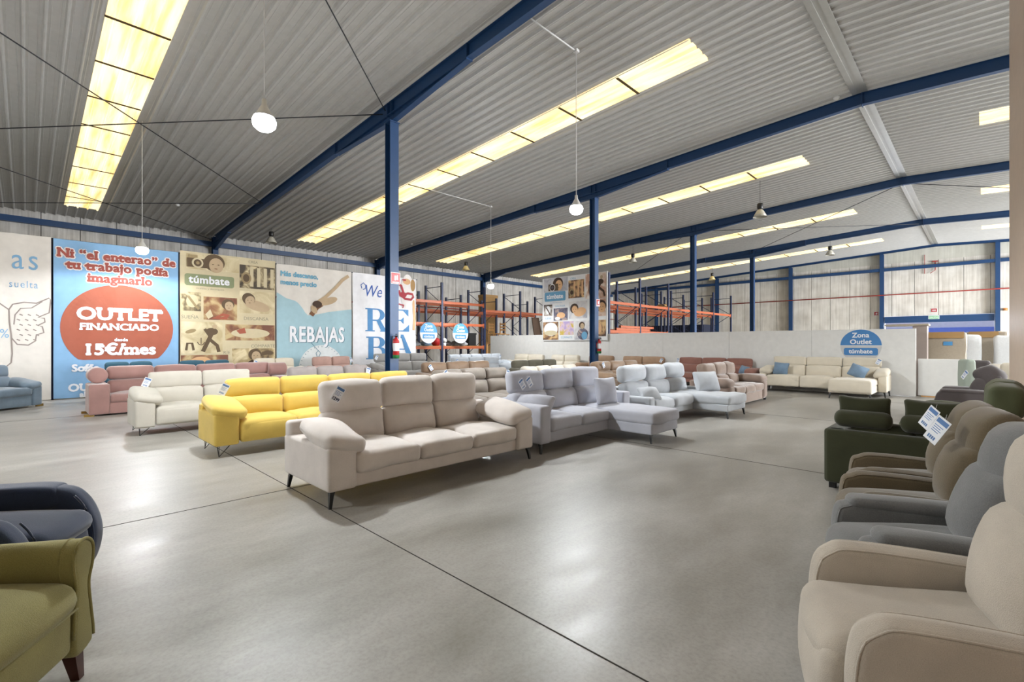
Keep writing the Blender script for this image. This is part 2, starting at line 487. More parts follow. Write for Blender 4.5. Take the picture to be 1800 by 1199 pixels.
fab('creamleather', (212, 204, 188), var=.06, rough=.4, sheen=0, spec=.5)
fab('tan', (168, 140, 116), var=.14)
fab('slate', (104, 120, 134), var=.25, sheen=.6, blot=4)
fab('forest', (58, 60, 42), var=.18)
fab('forestlight', (82, 86, 62), var=.2)
fab('charcoal', (84, 78, 78), var=.14)
fab('brownolive', (98, 86, 66), var=.22, sheen=.5, scale=160)
fab('greychair', (108, 108, 107), var=.22, sheen=.4, scale=160)
fab('beigechair', (182, 172, 158), var=.16, scale=300, bump=.6)
fab('olive', (152, 146, 96), var=.22, scale=300, bump=.6)
fab('navy', (54, 64, 86), var=.25, sheen=.5)
fab('bluepillow', (112, 134, 156), var=.25)
fab('darkred', (104, 34, 32), var=.15)

# ------------------------------------------------------------------ the hall
Y0, BAY, XCOL, XR, XL, XE = 6.672, 9.06, -10.961, -2.326, -27.734, 23.1
YE = 43.147; ZR = 8.264; SL = .0515; YB = -11.4
def zroof(x): return ZR - SL * abs(x - XR)
frames = [Y0 + BAY * k for k in (-1, 0, 1, 2, 3)]

mb = MB()
mb.add([(XL, YB, 0), (XE, YB, 0), (XE, 52, 0), (XL, 52, 0)], [(0, 1, 2, 3)])
struct(mb.build('floor', M['floor']))
mb = MB()
for k in range(-2, 8):
    y = 1.935 + 4.55 * k; mb.box(XL, XE, y - .004, y + .004, .0005, .002)
for x in (-5.12, 3.2, -13.4, -21.7): mb.box(x - .005, x + .005, YB, YE, .0005, .002)
struct(mb.build('trim_1', M['joint']))

# roof: ribbed sheet, ribs run down the slope; skylight strips are cut out of it
SKY = [(1.02, 2.10), (10.11, 11.19), (19.17, 20.23), (28.57, 29.65), (37.5, 38.6), (-8.0, -6.95)]
XS = [XL, -26.08, -4.57, XR, -.1, 19.5, XE]
P_ = .302
prof = []
y = YB
while y < 52 if False else y < YE + .3:
    prof += [(y, 0), (y + .075, 0), (y + .08, -.006), (y + .09, -.006), (y + .095, 0), (y + .14, 0), (y + .165, -.05), (y + .19, -.05), (y + .215, 0), (y + .25, 0), (y + .255, -.006), (y + .265, -.006), (y + .27, 0)]
    y += P_
mb = MB(); skymb = {}
for si in range(6):
    xa, xb = XS[si], XS[si + 1]
    for i in range(len(prof) - 1):
        (ya, za), (yb, zb) = prof[i], prof[i + 1]
        mid = (ya + yb) / 2; hit = None
        if si in (1, 4):
            for k, (s0, s1) in enumerate(SKY):
                if s0 < mid < s1: hit = (k, si)
        q = [(xa, ya, zroof(xa) + za), (xb, ya, zroof(xb) + za), (xb, yb, zroof(xb) + zb), (xa, yb, zroof(xa) + zb)]
        t = mb if hit is None else skymb.setdefault(hit, MB())
        t.add(q, [(0, 3, 2, 1)], 0)
struct(mb.build('ceiling', M['roof']))
for wi, ((k, si), t) in enumerate(sorted(skymb.items())):
    s0, s1 = SKY[k]; xa, xb = XS[si], XS[si + 1]
    struct(t.build('window_%d' % (wi + 1), M['skylight']))
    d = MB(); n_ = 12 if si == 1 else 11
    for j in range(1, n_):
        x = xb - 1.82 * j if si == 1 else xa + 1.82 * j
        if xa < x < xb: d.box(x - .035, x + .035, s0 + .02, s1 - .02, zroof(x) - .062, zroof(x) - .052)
    for yy in (s0 - .02, s1 + .02):
        d.add([(xa, yy - .02, zroof(xa) - .055), (xb, yy - .02, zroof(xb) - .055), (xb, yy + .02, zroof(xb) - .055), (xa, yy + .02, zroof(xa) - .055)], [(0, 3, 2, 1)], 1)
    struct(d.build('trim_%d' % (wi + 20), [M['purlin'], M['roof']]))
# ridge flashing under the apex
mb = MB()
for k in range(-1, 4):
    a, b = Y0 + BAY * k + .13, Y0 + BAY * (k + 1) - .13
    mb.box(XR - .2, XR - .08, a, b, ZR - .075, ZR - .05); mb.box(XR + .02, XR + .14, a, b, ZR - .075, ZR - .05); mb.box(XR - .1, XR + .04, a, b, ZR - .062, ZR - .04)
struct(mb.build('trim_2', plain('ridge_flashing', (196, 196, 192), .3, .6)))

# left wall: precast panels with open joints
mb = MB(); yj = .43 - 1.21 * 10; js = []
while yj < YE + 1: js.append(yj); yj += 1.21
for a, b in zip(js, js[1:]): mb.box(XL - .18, XL, a + .012, min(b, YE) - .012, 0, 6.98)
mb.box(XL - .3, XL - .12, YB, YE, 0, 6.98, 1)
struct(mb.build('wall_left', [M['precast'], M['gapdark']]))
# end wall with the gate opening
GX0, GX1, GZ = -5.05, .46, 3.45
mb = MB(); xj = -.95 - 1.238 * 24; js = []
while xj < XE + 1: js.append(xj); xj += 1.238
for a, b in zip(js, js[1:]):
    a_, b_ = max(a, XL) + .012, min(b, XE) - .012
    if b_ <= a_: continue
    parts = [(a_, b_)]
    if b_ > GX0 and a_ < GX1:
        mb.box(a_, b_, YE, YE + .18, GZ, 7.2)
        parts = [(a_, GX0)] if a_ < GX0 else ([(GX1, b_)] if b_ > GX1 else [])
        for p0, p1 in parts: mb.box(p0, p1, YE, YE + .18, 0, GZ)
    else: mb.box(a_, b_, YE, YE + .18, 0, 7.2)
mb.box(XL, GX0 - .02, YE + .14, YE + .3, 0, 7.2, 1); mb.box(GX1 + .02, XE, YE + .14, YE + .3, 0, 7.2, 1); mb.box(GX0 - .02, GX1 + .02, YE + .14, YE + .3, GZ + .02, 7.2, 1)
for xa, xb in ((XL, XR), (XR, XE)):
    q = [(xa, YE - .01, 7.2), (xb, YE - .01, 7.2), (xb, YE - .01, zroof(xb) + .02), (xa, YE - .01, zroof(xa) + .02)]
    if zroof(xa) < 7.2: q[3] = (xa + (7.2 - zroof(xa)) / SL, YE - .01, 7.2)
    if zroof(xb) < 7.2: q[2] = (xb - (7.2 - zroof(xb)) / SL, YE - .01, 7.2)
    r_ = [(x, y + .3, z) for x, y, z in q]
    mb.add(q + r_, [(0, 1, 2, 3), (7, 6, 5, 4), (0, 4, 5, 1), (3, 2, 6, 7)], 2)
struct(mb.build('wall_end', [M['precast_end'], M['gapdark'], M['band']]))
# right outer wall with an unseen opening added for the side fill light, back wall behind the camera
mb = MB()
mb.box(XE, XE + .2, YB, 24, 0, 6.98); mb.box(XE, XE + .2, 40, YE, 0, 6.98); mb.box(XE, XE + .2, 24, 40, 5.2, 6.98)
struct(mb.build('wall_right', M['precast_end']))
mb = MB(); mb.box(XL, XE, YB - .2, YB, 0, 8.4)
struct(mb.build('wall_back', M['precast']))
# cream partition just to the right of the armchairs (it is slightly turned)
mb = MB()
mb.add([(.30, 11.5, 0), (.80, -3, 0), (.98, -3, 0), (.48, 11.5, 0), (.30, 11.5, 7.95), (.80, -3, 7.95), (.98, -3, 7.95), (.48, 11.5, 7.95)],
       [(0, 4, 5, 1), (1, 5, 6, 2), (2, 6, 7, 3), (3, 7, 4, 0), (4, 7, 6, 5)])
struct(mb.build('wall_inner', M['pinkwall']))
# low white partition across the shop
mb = MB(); px_ = [-19.04, -16.5, -14.0, -11.52, -9.04, -6.5, -3.93, -1.372]
for a, b in zip(px_, px_[1:]): mb.box(a + .003, b - .003, 17.65, 17.75, 0.01, 1.94)
struct(mb.build('wall_partition', M['partition']))

# ---- steel: columns, rafters, ties
def hcol(mb, x, y, z0, z1, b=.24, h=.24, tf=.017, tw=.012, alongx=False):
    if alongx:
        mb.box(x - h / 2, x - h / 2 + tf, y - b / 2, y + b / 2, z0, z1); mb.box(x + h / 2 - tf, x + h / 2, y - b / 2, y + b / 2, z0, z1); mb.box(x - h / 2 + tf, x + h / 2 - tf, y - tw / 2, y + tw / 2, z0, z1)
    else:
        mb.box(x - b / 2, x + b / 2, y - h / 2, y - h / 2 + tf, z0, z1); mb.box(x - b / 2, x + b / 2, y + h / 2 - tf, y + h / 2, z0, z1); mb.box(x - tw / 2, x + tw / 2, y - h / 2 + tf, y + h / 2 - tf, z0, z1)
col_lab = [None, 'blue steel column nearest the camera, rising behind the yellow corner sofa',
           'second blue steel column, in front of the picture collage panel',
           'third blue steel column, rising behind the low white partition',
           'fourth blue steel column, farthest and thinnest of the row before the end wall']
raf_lab = [None, 'nearest blue roof rafter, crossing from the long left wall over the first column',
           'second blue roof rafter, over the column by the collage panel',
           'third blue roof rafter, over the column behind the white partition',
           'fourth blue roof rafter, the farthest one before the end wall']
for k, yf in enumerate(frames):
    if k == 0: continue
    c = thing('steel_column', col_lab[k], 'column', (XCOL, yf, 0), 0, 'blue interior columns')
    mb = MB(); hcol(mb, 0, 0, 0.012, zroof(XCOL) - .60, .25, .25, alongx=True); mb.build('shaft', M['blue'], c)
    mb = MB(); mb.box(-.2, .2, -.2, .2, 0, .012); mb.build('base_plate', M['blue'], c)
    mb = MB(); mb.box(-.15, .15, -.15, .15, zroof(XCOL) - .6, zroof(XCOL) - .575); mb.build('cap_plate', M['blue'], c)
for k, yf in enumerate(frames):
    if k == 0: continue
    r = thing('roof_rafter', raf_lab[k], 'rafter', (0, 0, 0), 0, 'blue portal rafters')
    mb = MB()
    def P3(x, d=.04): return (x, yf, zroof(x) - d)
    upL = (SL * -1, 0, 1); D = .32
    mb.ibeam(P3(XL + .3), P3(XCOL), (-SL, 0, 1), .16, D, D); mb.ibeam(P3(XCOL), P3(XR), (-SL, 0, 1), .16, D, D)
    mb.ibeam(P3(XR), P3(XE - .2), (SL, 0, 1), .16, D, D)
    mb.build('beam', M['blue'], r)
    mb = MB()
    for s_ in (-1, 1):     # haunch: triangular stiffening under the rafter at the column
        x1 = XCOL + s_ * 3.1
        mb.ibeam((XCOL, yf, zroof(XCOL) - .04 - D), (x1, yf, zroof(x1) - .04 - D), (-SL, 0, 1), .15, .22, .03)
    mb.build('haunch', M['blue'], r)
    mb = MB(); x1 = XL + 2.6
    mb.ibeam((XL + .3, yf, zroof(XL + .3) - .04 - D), (x1, yf, zroof(x1) - .04 - D), (-SL, 0, 1), .15, .4, .03)
    mb.build('haunch', M['blue'], r)
    for x in (XCOL - 3.1, XCOL + 3.1, XCOL - .1, XCOL + .1, XR):
        mb = MB(); mb.box(x - .008, x + .008, yf - .085, yf + .085, zroof(x) - .40, zroof(x) - .05); mb.build('stiffener_plate', M['blue'], r)
    # wall post of the same frame
    lp = ['', 'blue wall post at the collage banner', 'blue wall post above the last white banner', 'blue wall post behind the storage racking', 'blue wall post at the far left corner of the hall'][k]
    mb = MB(); hcol(mb, XL + .17, yf, 0, zroof(XL) - .08, .24, .3, alongx=True)
    tag(mb.build('wall_post', M['blue']), lp, 'post', 'blue posts along the left wall')
mb = MB()
for k in range(-1, 4):
    a, b = Y0 + BAY * k + .13, Y0 + BAY * (k + 1) - .13
    mb.box(XL + .06, XL + .26, a, b, 6.38, 6.62)
tag(mb.build('tie_beam', M['blue']), 'long blue tie beam running high along the left wall', 'beam')
ep_x = [-22.66, -16.84, -11.02, -5.205, .613, 6.43, 12.25, 18.1]
ep_l = ['blue end wall post seen behind the racking, nearest the far corner', 'blue end wall post at the right end of the racking', 'blue end wall post left of the middle of the end wall',
        'blue end wall post at the left side of the gate', 'blue end wall post at the right side of the gate']
for i, x in enumerate(ep_x):
    mb = MB(); hcol(mb, x, YE - .2, 0, zroof(x) - .22, .22, .3)
    tag(mb.build('end_post', M['blue']), ep_l[i] if i < 5 else 'blue end wall post right of the cream partition', 'post', 'blue posts along the end wall')
mb = MB()
for a, b in zip([XL] + ep_x, ep_x + [XE]): mb.box(a + .12, b - .12, YE - .34, YE - .14, 6.66, 6.87)
tag(mb.build('tie_beam', M['blue']), 'horizontal blue tie beam across the end wall', 'beam')
mb = MB(); mb.ibeam((XL + .2, YE - .2, zroof(XL + .2) - .04), (XR, YE - .2, ZR - .04), (-SL, 0, 1), .14, .17, .17); mb.ibeam((XR, YE - .2, ZR - .04), (XE, YE - .2, zroof(XE) - .04), (SL, 0, 1), .14, .17, .17)
tag(mb.build('edge_rafter', M['blue']), 'slim blue rafter following the roof edge along the end wall', 'rafter')
mb = MB(); mb.tube([(XL + .3, YE - .42, 4.96), (XE, YE - .42, 4.96)], .04, 8)
tag(mb.build('sprinkler_pipe', M['redpipe']), 'thin red fire pipe running across the end wall', 'pipe')
mb = MB(); mb.tube([(XL + .42, 7.2, 4.05), (XL + .42, YE, 4.05)], .035, 8)
tag(mb.build('sprinkler_pipe', M['redpipe']), 'red fire pipe along the left wall behind the racking', 'pipe')
mb = MB(); mb.box(GX0, GX1, YE - .2, YE - .02, 2.98, 3.42)
tag(mb.build('gate_lintel', M['blue']), 'dark blue lintel box over the gate in the end wall', 'lintel')
# outside the gate: a pale canopy wall and a blue sheet fence
mb = MB(); mb.box(-12, 8, 50.6, 50.8, 0, 5.5); struct(mb.build('wall_outside', plain('pale_rendered_wall', (228, 226, 236), .8)))
mb = MB(); x = -11.0
while x < 7: mb.box(x, x + .12, 49.0, 49.06, 0, 2.75); mb.box(x + .12, x + .24, 49.03, 49.06, 0, 2.75); x += .24
tag(mb.build('sheet_fence', plain('bright_blue_sheet', (96, 120, 206), .5)), 'bright blue corrugated sheet fence seen through the gate', 'fence')
# bracing rods under the roof
def rod(a, b, lab):
    mb = MB(); mb.tube([(a[0], a[1], zroof(a[0]) - .3), (b[0], b[1], zroof(b[0]) - .3)], .014, 6)
    tag(mb.build('bracing_rod', M['wire']), lab, 'bracing rod', 'diagonal rods under the roof')
rod((-20.25, 6.55), (-11.3, -2.3), 'thin dark bracing rod crossing under the left skylight from upper left to the first rafter')
rod((-11.2, 6.55), (-20.2, -2.3), 'thin bracing rod running almost level behind the nearest lit lamp')
rod((-27.3, 6.5), (-20.3, -2.3), 'thin bracing rod low over the blue banner near the left wall')
rod((-20.3, 6.5), (-27.3, -2.3), 'thin level bracing rod close to the tie beam at the far left')
rod((-11.0, 6.5), (-2.6, -2.3), 'thin dark bracing rod at the top edge, ending at the first column head')
rod((-11.1, 33.7), (-2.5, 24.9), 'thin bracing rod between the third and fourth rafters, left of the ridge')
rod((-20.0, 33.7), (-11.2, 24.9), 'thin bracing rod over the racking, near the third column')
rod((-11.1, 24.9), (-2.5, 33.7), 'nearly level bracing rod crossing the far skylight strip')
rod((-2.2, 24.9), (6.4, 33.7), 'thin bracing rod right of the ridge between the far rafters')
# conduits that feed the lamps
for (x, ya, yb, l_) in ((-15.4, 10.9, 14.3, 'white conduit on the roof leading to the lamp by the racking'), (-6.43, 7.0, 8.55, 'white conduit on the roof leading to the lamp by the second column')):
    mb = MB(); mb.tube([(x, ya, zroof(x) - .07), (x, yb, zroof(x) - .07)], .016, 6); mb.box(x - .05, x + .05, yb - .05, yb + .05, zroof(x) - .1, zroof(x) - .04)
    tag(mb.build('conduit', M['white']), l_, 'conduit', 'lamp conduits')
# smoke detectors
for (x, y), l_ in zip(((-2.85, 15.4), (-23.2, 4.3), (-22.9, 15.2)), ('small white detector near the ridge by the second rafter', 'small white detector above the blue banner', 'small white detector beyond the first column')):
    mb = MB(); mb.lathe([(.001, 0), (.05, 0), (.075, -.03), (.075, -.05), (.05, -.09), (.001, -.1)], (x, y, zroof(x) - .03))
    tag(mb.build('smoke_detector', M['white']), l_, 'detector', 'roof detectors')

# ------------------------------------------------------------------ pendant lamps
def led_lamp(x, y, z, label, k=1.0):
    t = thing('pendant_lamp', label, 'lamp', (x, y, z), 0, 'lit LED pendant lamps')
    zr = zroof(x) - z - .02
    mb = MB(); mb.tube([(0, 0, .3), (0, 0, zr)], .008, 6); mb.build('cord', M['white'], t)
    mb = MB(); mb.lathe([(.001, .34), (.03, .34), (.035, .26), (.06, .22), (.1, .14), (.13, .1), (.001, .095)]); mb.build('housing', M['white'], t)
    mb = MB(); mb.lathe([(.13, .1), (.15, .05), (.14, -.02), (.09, -.07), (.001, -.085)]); mb.build('bulb', M['lamp_on'], t)
    for kind, pw in (('SPOT', LAMP_W * k), ('POINT', LAMP_W * .2 * k)):
        l = bpy.data.lights.new('led', kind); l.energy = pw; l.shadow_soft_size = .12; l.color = (.93, .97, 1.0)
        if kind == 'SPOT': l.spot_size = R(172); l.spot_blend = .25
        lo = bpy.data.objects.new('lamp_light', l); COL.objects.link(lo); lo.parent = t; lo.location = (0, 0, -.24)
led_lamp(-6.9, 2.25, 4.45, 'nearest and largest lit lamp, hanging above the front sofas')
led_lamp(-16.2, 2.2, 4.0, 'lit lamp hanging in front of the blue and red banner', .5)
led_lamp(-6.43, 8.55, 4.45, 'lit lamp hanging just left of the second blue column')
led_lamp(-15.4, 14.3, 4.0, 'small lit lamp hanging in front of the orange racking', .8)
led_lamp(-6.9, -4.0, 4.4, 'added unseen fill lamp behind the camera')  # this and the next: extra lamps out of view, added to brighten the hall
led_lamp(-16.2, -4.2, 4.0, 'added unseen fill lamp behind the camera near the left wall')
for y_, l_ in ((8.5, 'added unseen fill lamp behind the cream partition'), (14.3, 'first added unseen fill lamp right of the cream partition'), (20.5, 'second added unseen fill lamp right of the cream partition'), (26.6, 'third added unseen fill lamp right of the cream partition'), (33.7, 'farthest added unseen fill lamp right of the cream partition')):
    led_lamp(3.6, y_, 4.6, l_)  # hidden row of lamps, added to lift the far bays
def bell_lamp(x, y, z, label, warm=False):
    t = thing('bell_lamp', label, 'lamp', (x, y, z), 0, 'unlit bell shaped lamps')
    mb = MB(); mb.tube([(0, 0, .3), (0, 0, zroof(x) - z - .02)], .008, 6); mb.build('cord', M['black'], t)
    mb = MB(); mb.lathe([(.001, .34), (.1, .34), (.11, .3), (.11, .16), (.09, .12), (.07, .1), (.001, .1)]); mb.build('housing', M['black'], t)
    mb = MB(); mb.lathe([(.07, .1), (.12, .04), (.2, -.08), (.25, -.2), (.26, -.2), (.13, .05)]); mb.build('shade', M['lamp_glass_warm' if warm else 'lamp_glass'], t)
bell_lamp(-24.6, 8.34, 6.6, 'unlit bell lamp high above the pale blue sale banner')
bell_lamp(-24.5, 20.5, 6.6, 'unlit bell lamp left of the lit lamp over the racking', True)
bell_lamp(-15.5, 26.4, 6.75, 'unlit bell lamp just right of the second column')
bell_lamp(-6.35, 20.5, 6.75, 'largest unlit bell lamp, right of the third column')
bell_lamp(-6.55, 33.7, 7.0, 'unlit bell lamp near the end wall, right of the fourth column')
bell_lamp(-15.4, 38.3, 6.8, 'unlit bell lamp beside the end wall post at the racking end', True)

# ------------------------------------------------------------------ sofas
TAGN = [0]
def price_tag(loc, rz, label, roll=.5, lean=0.0, big=None, size=(.105, .165)):
    t = thing('price_tag', label, 'price tag', loc, rz, 'price tags on the seats')
    Mx = Matrix.Rotation(lean, 4, 'X') @ Matrix.Rotation(roll, 4, 'Y')
    w_, h_ = size
    mb = MB()
    mb.box(-w_ / 2, w_ / 2, 0, .0015, -h_, 0, 0, Mx)
    mb.box(-w_ * .42, w_ * .42, -.001, 0, -h_ * .24, -h_ * .07, 1, Mx)
    for k in range(4): mb.box(-w_ * .36, w_ * (.3 - .12 * (k % 2)), -.001, 0, -h_ * (.36 + .08 * k), -h_ * (.335 + .08 * k), 2, Mx)
    if big:
        V, F = text_mesh(big, w_ * .42, offset=.002)
        mb.add([tuple(Mx @ Vector((x, -.0015, -h_ * .93 + y_))) for x, y_ in V], F, 3)
    else: [mb.box(-w_ * .3 + w_ * .15 * k_, -w_ * .2 + w_ * .15 * k_, -.001, 0, -h_ * .9, -h_ * .77, 1, Mx) for k_ in range(4)]
    mb.build('card', [M['paper'], M['tagblue'], M['tagblue'], M['ink']], t)
    mb = MB(); mb.tube([Mx @ Vector((0, 0, 0)), (0, .01, .03)], .0015, 4); mb.build('string', M['paper'], t)
    return t

def leg(parent, style, x, y, h, sx, sy, front=True):
    mb = MB()
    if style == 'metal':
        a = .028
        top = [(x - a, y - a, h), (x + a, y - a, h), (x + a, y + a, h), (x - a, y + a, h)]
        bx, by = x + sx * .035, y + sy * .035; b = .012
        bot = [(bx - b, by - b, 0), (bx + b, by - b, 0), (bx + b, by + b, 0), (bx - b, by + b, 0)]
        mid = [((p[0] * .45 + q[0] * .55), (p[1] * .45 + q[1] * .55), h * .68) for p, q in zip(top, bot)]
        mb.add(top + mid + bot, [(0, 1, 2, 3), (11, 10, 9, 8)] + [(i + k, i + 4 + k, (i + 1) % 4 + 4 + k, (i + 1) % 4 + k) for k in (0, 4) for i in range(4)])
        m = M['black']
    elif style == 'wire':
        mb.tube([(x, y, h), (x, y, .008), (x - sx * .15, y, h)], .006, 6); mb.tube([(x, y, .008), (x, y - sy * .12, h)], .006, 6); m = M['black']
    elif style == 'gold':
        mb.box(x - .14 if sx < 0 else x - .02, x + .02 if sx < 0 else x + .14, y - .02, y + .02, 0, h); m = M['gold']
    else:
        mb.box(x - .03, x + .03, y - .03, y + .03, 0, h); m = M['black']
    return mb.build('leg', m, parent)

def sofa(label, key, loc, rz, W, D=1.0, n=3, arm=.26, arm_h=.56, seat=.46, lh=.14, back=.74, head=(.74, 1.04), legs='metal',
         pad='cushion', arms='LR', chaise=None, cw=.95, cext=.75, group='sofas', hpuff=.05, bpuff=.06, spuff=.035, hd=.16, q=4, wr=.006,
         tags=(), name='sofa', cat='sofa', rail=True, hkey=None, roundarm=False, tilt=.16, hin=0.0, seats=None, seed=None, bolster=False):
    mat = F_[key]; hm = F_[hkey] if hkey else mat
    seed = seed if seed is not None else len(label)
    t = thing(name, label, cat, loc, rz, group)
    aL = arm if 'L' in arms else 0.03; aR = arm if 'R' in arms else 0.03
    x0, x1 = -W / 2 + aL, W / 2 - aR
    bt = .17
    # carcass and rail
    mb = MB(); zb = lh + .0
    if rail: mb.cush((0, .02, (zb + seat - .17) / 2 + .0), (x1 - x0 + .02, D - .06, seat - .17 - zb), .02, q)
    if chaise:
        cx = x1 - cw / 2 if chaise == 'R' else x0 + cw / 2
        mb.cush((cx, -D / 2 - cext / 2 + .06, (zb + seat - .17) / 2), (cw - .02, cext + .1, seat - .17 - zb), .02, q)
    mb.cush((0, D / 2 - .07, (zb + back - .06) / 2), (W - .02, .14, back - .06 - zb), .04, q)
    mb.build('base', mat, t)
    # arms
    for s_, a_ in ((-1, 'L'), (1, 'R')):
        if a_ not in arms: continue
        ad = D - .02; ay = 0.0
        if chaise == a_ and 's' in arms: ad = D * .72; ay = D * .14
        mb = MB(); xa = s_ * (W / 2 - arm / 2)
        mb.cush((xa, ay, (zb + arm_h) / 2), (arm, ad, arm_h - zb), .1 if roundarm else .035, q, (0, 0.0, .03 if roundarm else 0))
        mb.build('arm', mat, t)
        if pad == 'cushion':
            mb = MB()
            mb.cush((xa - s_ * .05, -D / 2 + .36, arm_h + .055), (arm + .12, .70, .15), .06, q + 1, (.02, .03, .045), (R(9), s_ * R(-10), 0), wr, seed + s_)
            mb.build('arm_pad', mat, t)
        elif pad == 'round':
            mb = MB(); mb.cush((xa, -.05, arm_h + .02), (arm + .08, D - .2, .2), .09, q, (.02, .03, .03), (0, 0, 0), wr, seed + s_); mb.build('arm_pad', mat, t)
    # seats, backs, heads
    nb = n
    edges = np.linspace(x0, x1, n + 1)
    sed = list(edges)
    if chaise == 'R': sed = list(np.linspace(x0, x1 - cw, n)) + [x1]
    if chaise == 'L': sed = [x0] + list(np.linspace(x0 + cw, x1, n))
    if seats: sed = list(np.linspace(x0, x1, seats + 1))
    for i in range(len(sed) - 1):
        a, b = sed[i], sed[i + 1]
        ch_ = (chaise == 'R' and i == len(sed) - 2) or (chaise == 'L' and i == 0)
        ext = cext if ch_ else 0
        mb = MB(); yf, yb = -D / 2 - ext - (.03 if ch_ else 0), D / 2 - bt - .04
        if rail:
            mb.cush(((a + b) / 2, (yf + yb) / 2, seat - .09), (b - a - .008, yb - yf, .18), .05, q, (0, .012, spuff), (0, 0, 0), wr, seed + i)
        else:   # deep front panel of a recliner
            mb.cush(((a + b) / 2, (yf + yb) / 2, seat - .09), (b - a - .008, yb - yf, .18), .06, q, (0, .0, spuff), (0, 0, 0), wr, seed + i)
            mb.cush(((a + b) / 2, yf + .07, (lh + seat - .02) / 2 + .01), (b - a - .008, .14, seat - .04 - lh), .05, q, (0, .02, 0), (0, 0, 0), wr, seed + i)
        mb.build('seat_cushion', mat, t)
    for i in range(nb):
        a, b = edges[i], edges[i + 1]
        h_ = back - seat + .06
        mb = MB(); mb.cush(((a + b) / 2, D / 2 - bt - .06, seat - .05 + h_ / 2), (b - a - .006, .22, h_), .07, q, (0, bpuff, .01), (-tilt, 0, 0), wr, seed + i + 9)
        mb.build('back_cushion', mat, t)
        if head:
            hh = head[1] - head[0]
            yh = D / 2 - bt + .02 + hin
            mb = MB(); mb.cush(((a + b) / 2, yh, (head[0] + head[1]) / 2), (b - a - .004, hd, hh), min(.075, hd * .45), q, (0, hpuff, .012), (-tilt * .6, 0, 0), wr, seed + i + 17)
            mb.build('headrest', hm, t)
    if bolster:
        for s_ in (-1, 1):
            mb = MB(); ca = [(cos(a), sin(a)) for a in np.linspace(0, 2 * pi, 24, endpoint=False)]; zc = back + .13
            if s_ < 0: mb.prism([(-W / 2 + .17 + .17 * c_, zc + .17 * d_) for c_, d_ in ca], 1, D / 2 - .52, D / 2 - .04, .05)
            else: mb.prism([(D / 2 - .26 + .17 * c_, zc + .17 * d_) for c_, d_ in ca], 0, W / 2 - .42, W / 2 + .04, .05)
            mb.build('bolster', mat, t)
    lx = W / 2 - .07
    for sx in (-1, 1):
        for sy in (-1, 1): leg(t, legs, sx * lx, sy * (D / 2 - .08), lh + .02, sx, sy)
    if chaise:
        sx0 = (x1 - .07, x1 - cw + .07) if chaise == 'R' else (x0 + .07, x0 + cw - .07)
        for k, xx in enumerate(sx0): leg(t, legs, xx, -D / 2 - cext + .06, lh + .02, 1 if k == 0 else -1, -1)
    # tags
    for (fx, lab, roll, big, zoff) in tags:
        xx = x0 + fx * (x1 - x0)
        ztop = (head[1] if head else back) - .06 - zoff
        yy = D / 2 - bt + .02 + hin - hd / 2 - hpuff * .9 - .035 if head else D / 2 - bt - .06 - .11 - bpuff - .03
        v = Matrix.Rotation(rz, 4, 'Z') @ Vector((xx, yy, ztop))
        price_tag((loc[0] + v.x, loc[1] + v.y, loc[2] + v.z), rz, lab, roll, 0, big)
    return t

def row(xf, xb, ya, yb, label, key, **k):
    """a sofa of the rows that face the aisle (+X): front plane xf, back plane xb, from ya to yb"""
    return sofa(label, key, ((xf + xb) / 2, (ya + yb) / 2, 0), pi / 2, yb - ya, xf - xb, **k)

def pillow(label, key, loc, rz, size=(.45, .14, .45), tilt=.3, roll=0.0, name='throw_pillow', group='loose throw pillows', seed=3, lie=False):
    mb = MB(); mb.cush((0, 0, 0), (size[0], size[1] * .45, size[2]), size[1] * .21, 6, (0, size[1] * .75, 0), (0, 0, 0), .006, seed, 0, .07)
    o = mb.build(name, F_[key])
    o.location = loc; o.rotation_euler = (Matrix.Rotation(rz, 4, 'Z') @ Matrix.Rotation(-tilt, 4, 'X') @ Matrix.Rotation(roll, 4, 'Y')).to_euler()
    return tag(o, label, 'pillow', group)

# row 1
row(-4.18, -5.25, 1.9, 4.65, 'large oatmeal three seat sofa in front, price tag 1299 on its left headrest', 'oatmeal', n=3, arm=.29, arm_h=.56, seat=.46, lh=.15,
    back=.76, head=(.74, 1.10), hd=.18, hpuff=.06, bpuff=.09, q=9, wr=.013, hin=-.05,
    tags=[(.08, 'white price tag reading 1299 on the front oatmeal sofa', .55, '1299', .0)])
row(-4.25, -5.3, 4.88, 7.65, 'light grey chaise sofa with two price tags, right of the front oatmeal sofa', 'lightgrey', n=3, arm=.22, arm_h=.65, seat=.46, lh=.13,
    back=.74, head=(.74, 1.08), arms='LRs', chaise='R', cw=.88, cext=.72, pad=None, hd=.17, hpuff=.02, bpuff=.08, q=8, wr=.013, hin=-.02,
    tags=[(.06, 'left one of two overlapping price tags on the light grey chaise sofa', -.6, None, .06), (.13, 'right one of two overlapping price tags on the light grey chaise sofa', -.6, None, .04)])
row(-4.3, -5.25, 7.95, 10.98, 'pale grey chaise sofa with wavy headrests and a big tufted pillow', 'palegrey', n=3, arm=.18, arm_h=.52, seat=.45, lh=.14,
    back=.72, head=(.74, 1.06), arms='LR', chaise='R', cw=1.0, cext=.68, pad=None, hd=.18, hpuff=.09, bpuff=.08, q=6, wr=.022, hin=-.03)
row(-4.15, -5.15, 11.4, 14.1, 'brown mauve velvet sofa with fat padded arms and drawer front, end of the front row', 'mauve', n=3, arm=.34, arm_h=.54, seat=.46, lh=.04,
    back=.68, head=(.68, 1.0), pad='round', hd=.24, hpuff=.05, bpuff=.07, q=5, wr=.014, roundarm=True, legs='block')
pillow('light grey square pillow standing at the chaise corner of the grey sofa', 'lightgrey', (-4.62, 6.98, .70), R(78), (.46, .16, .46), .2)
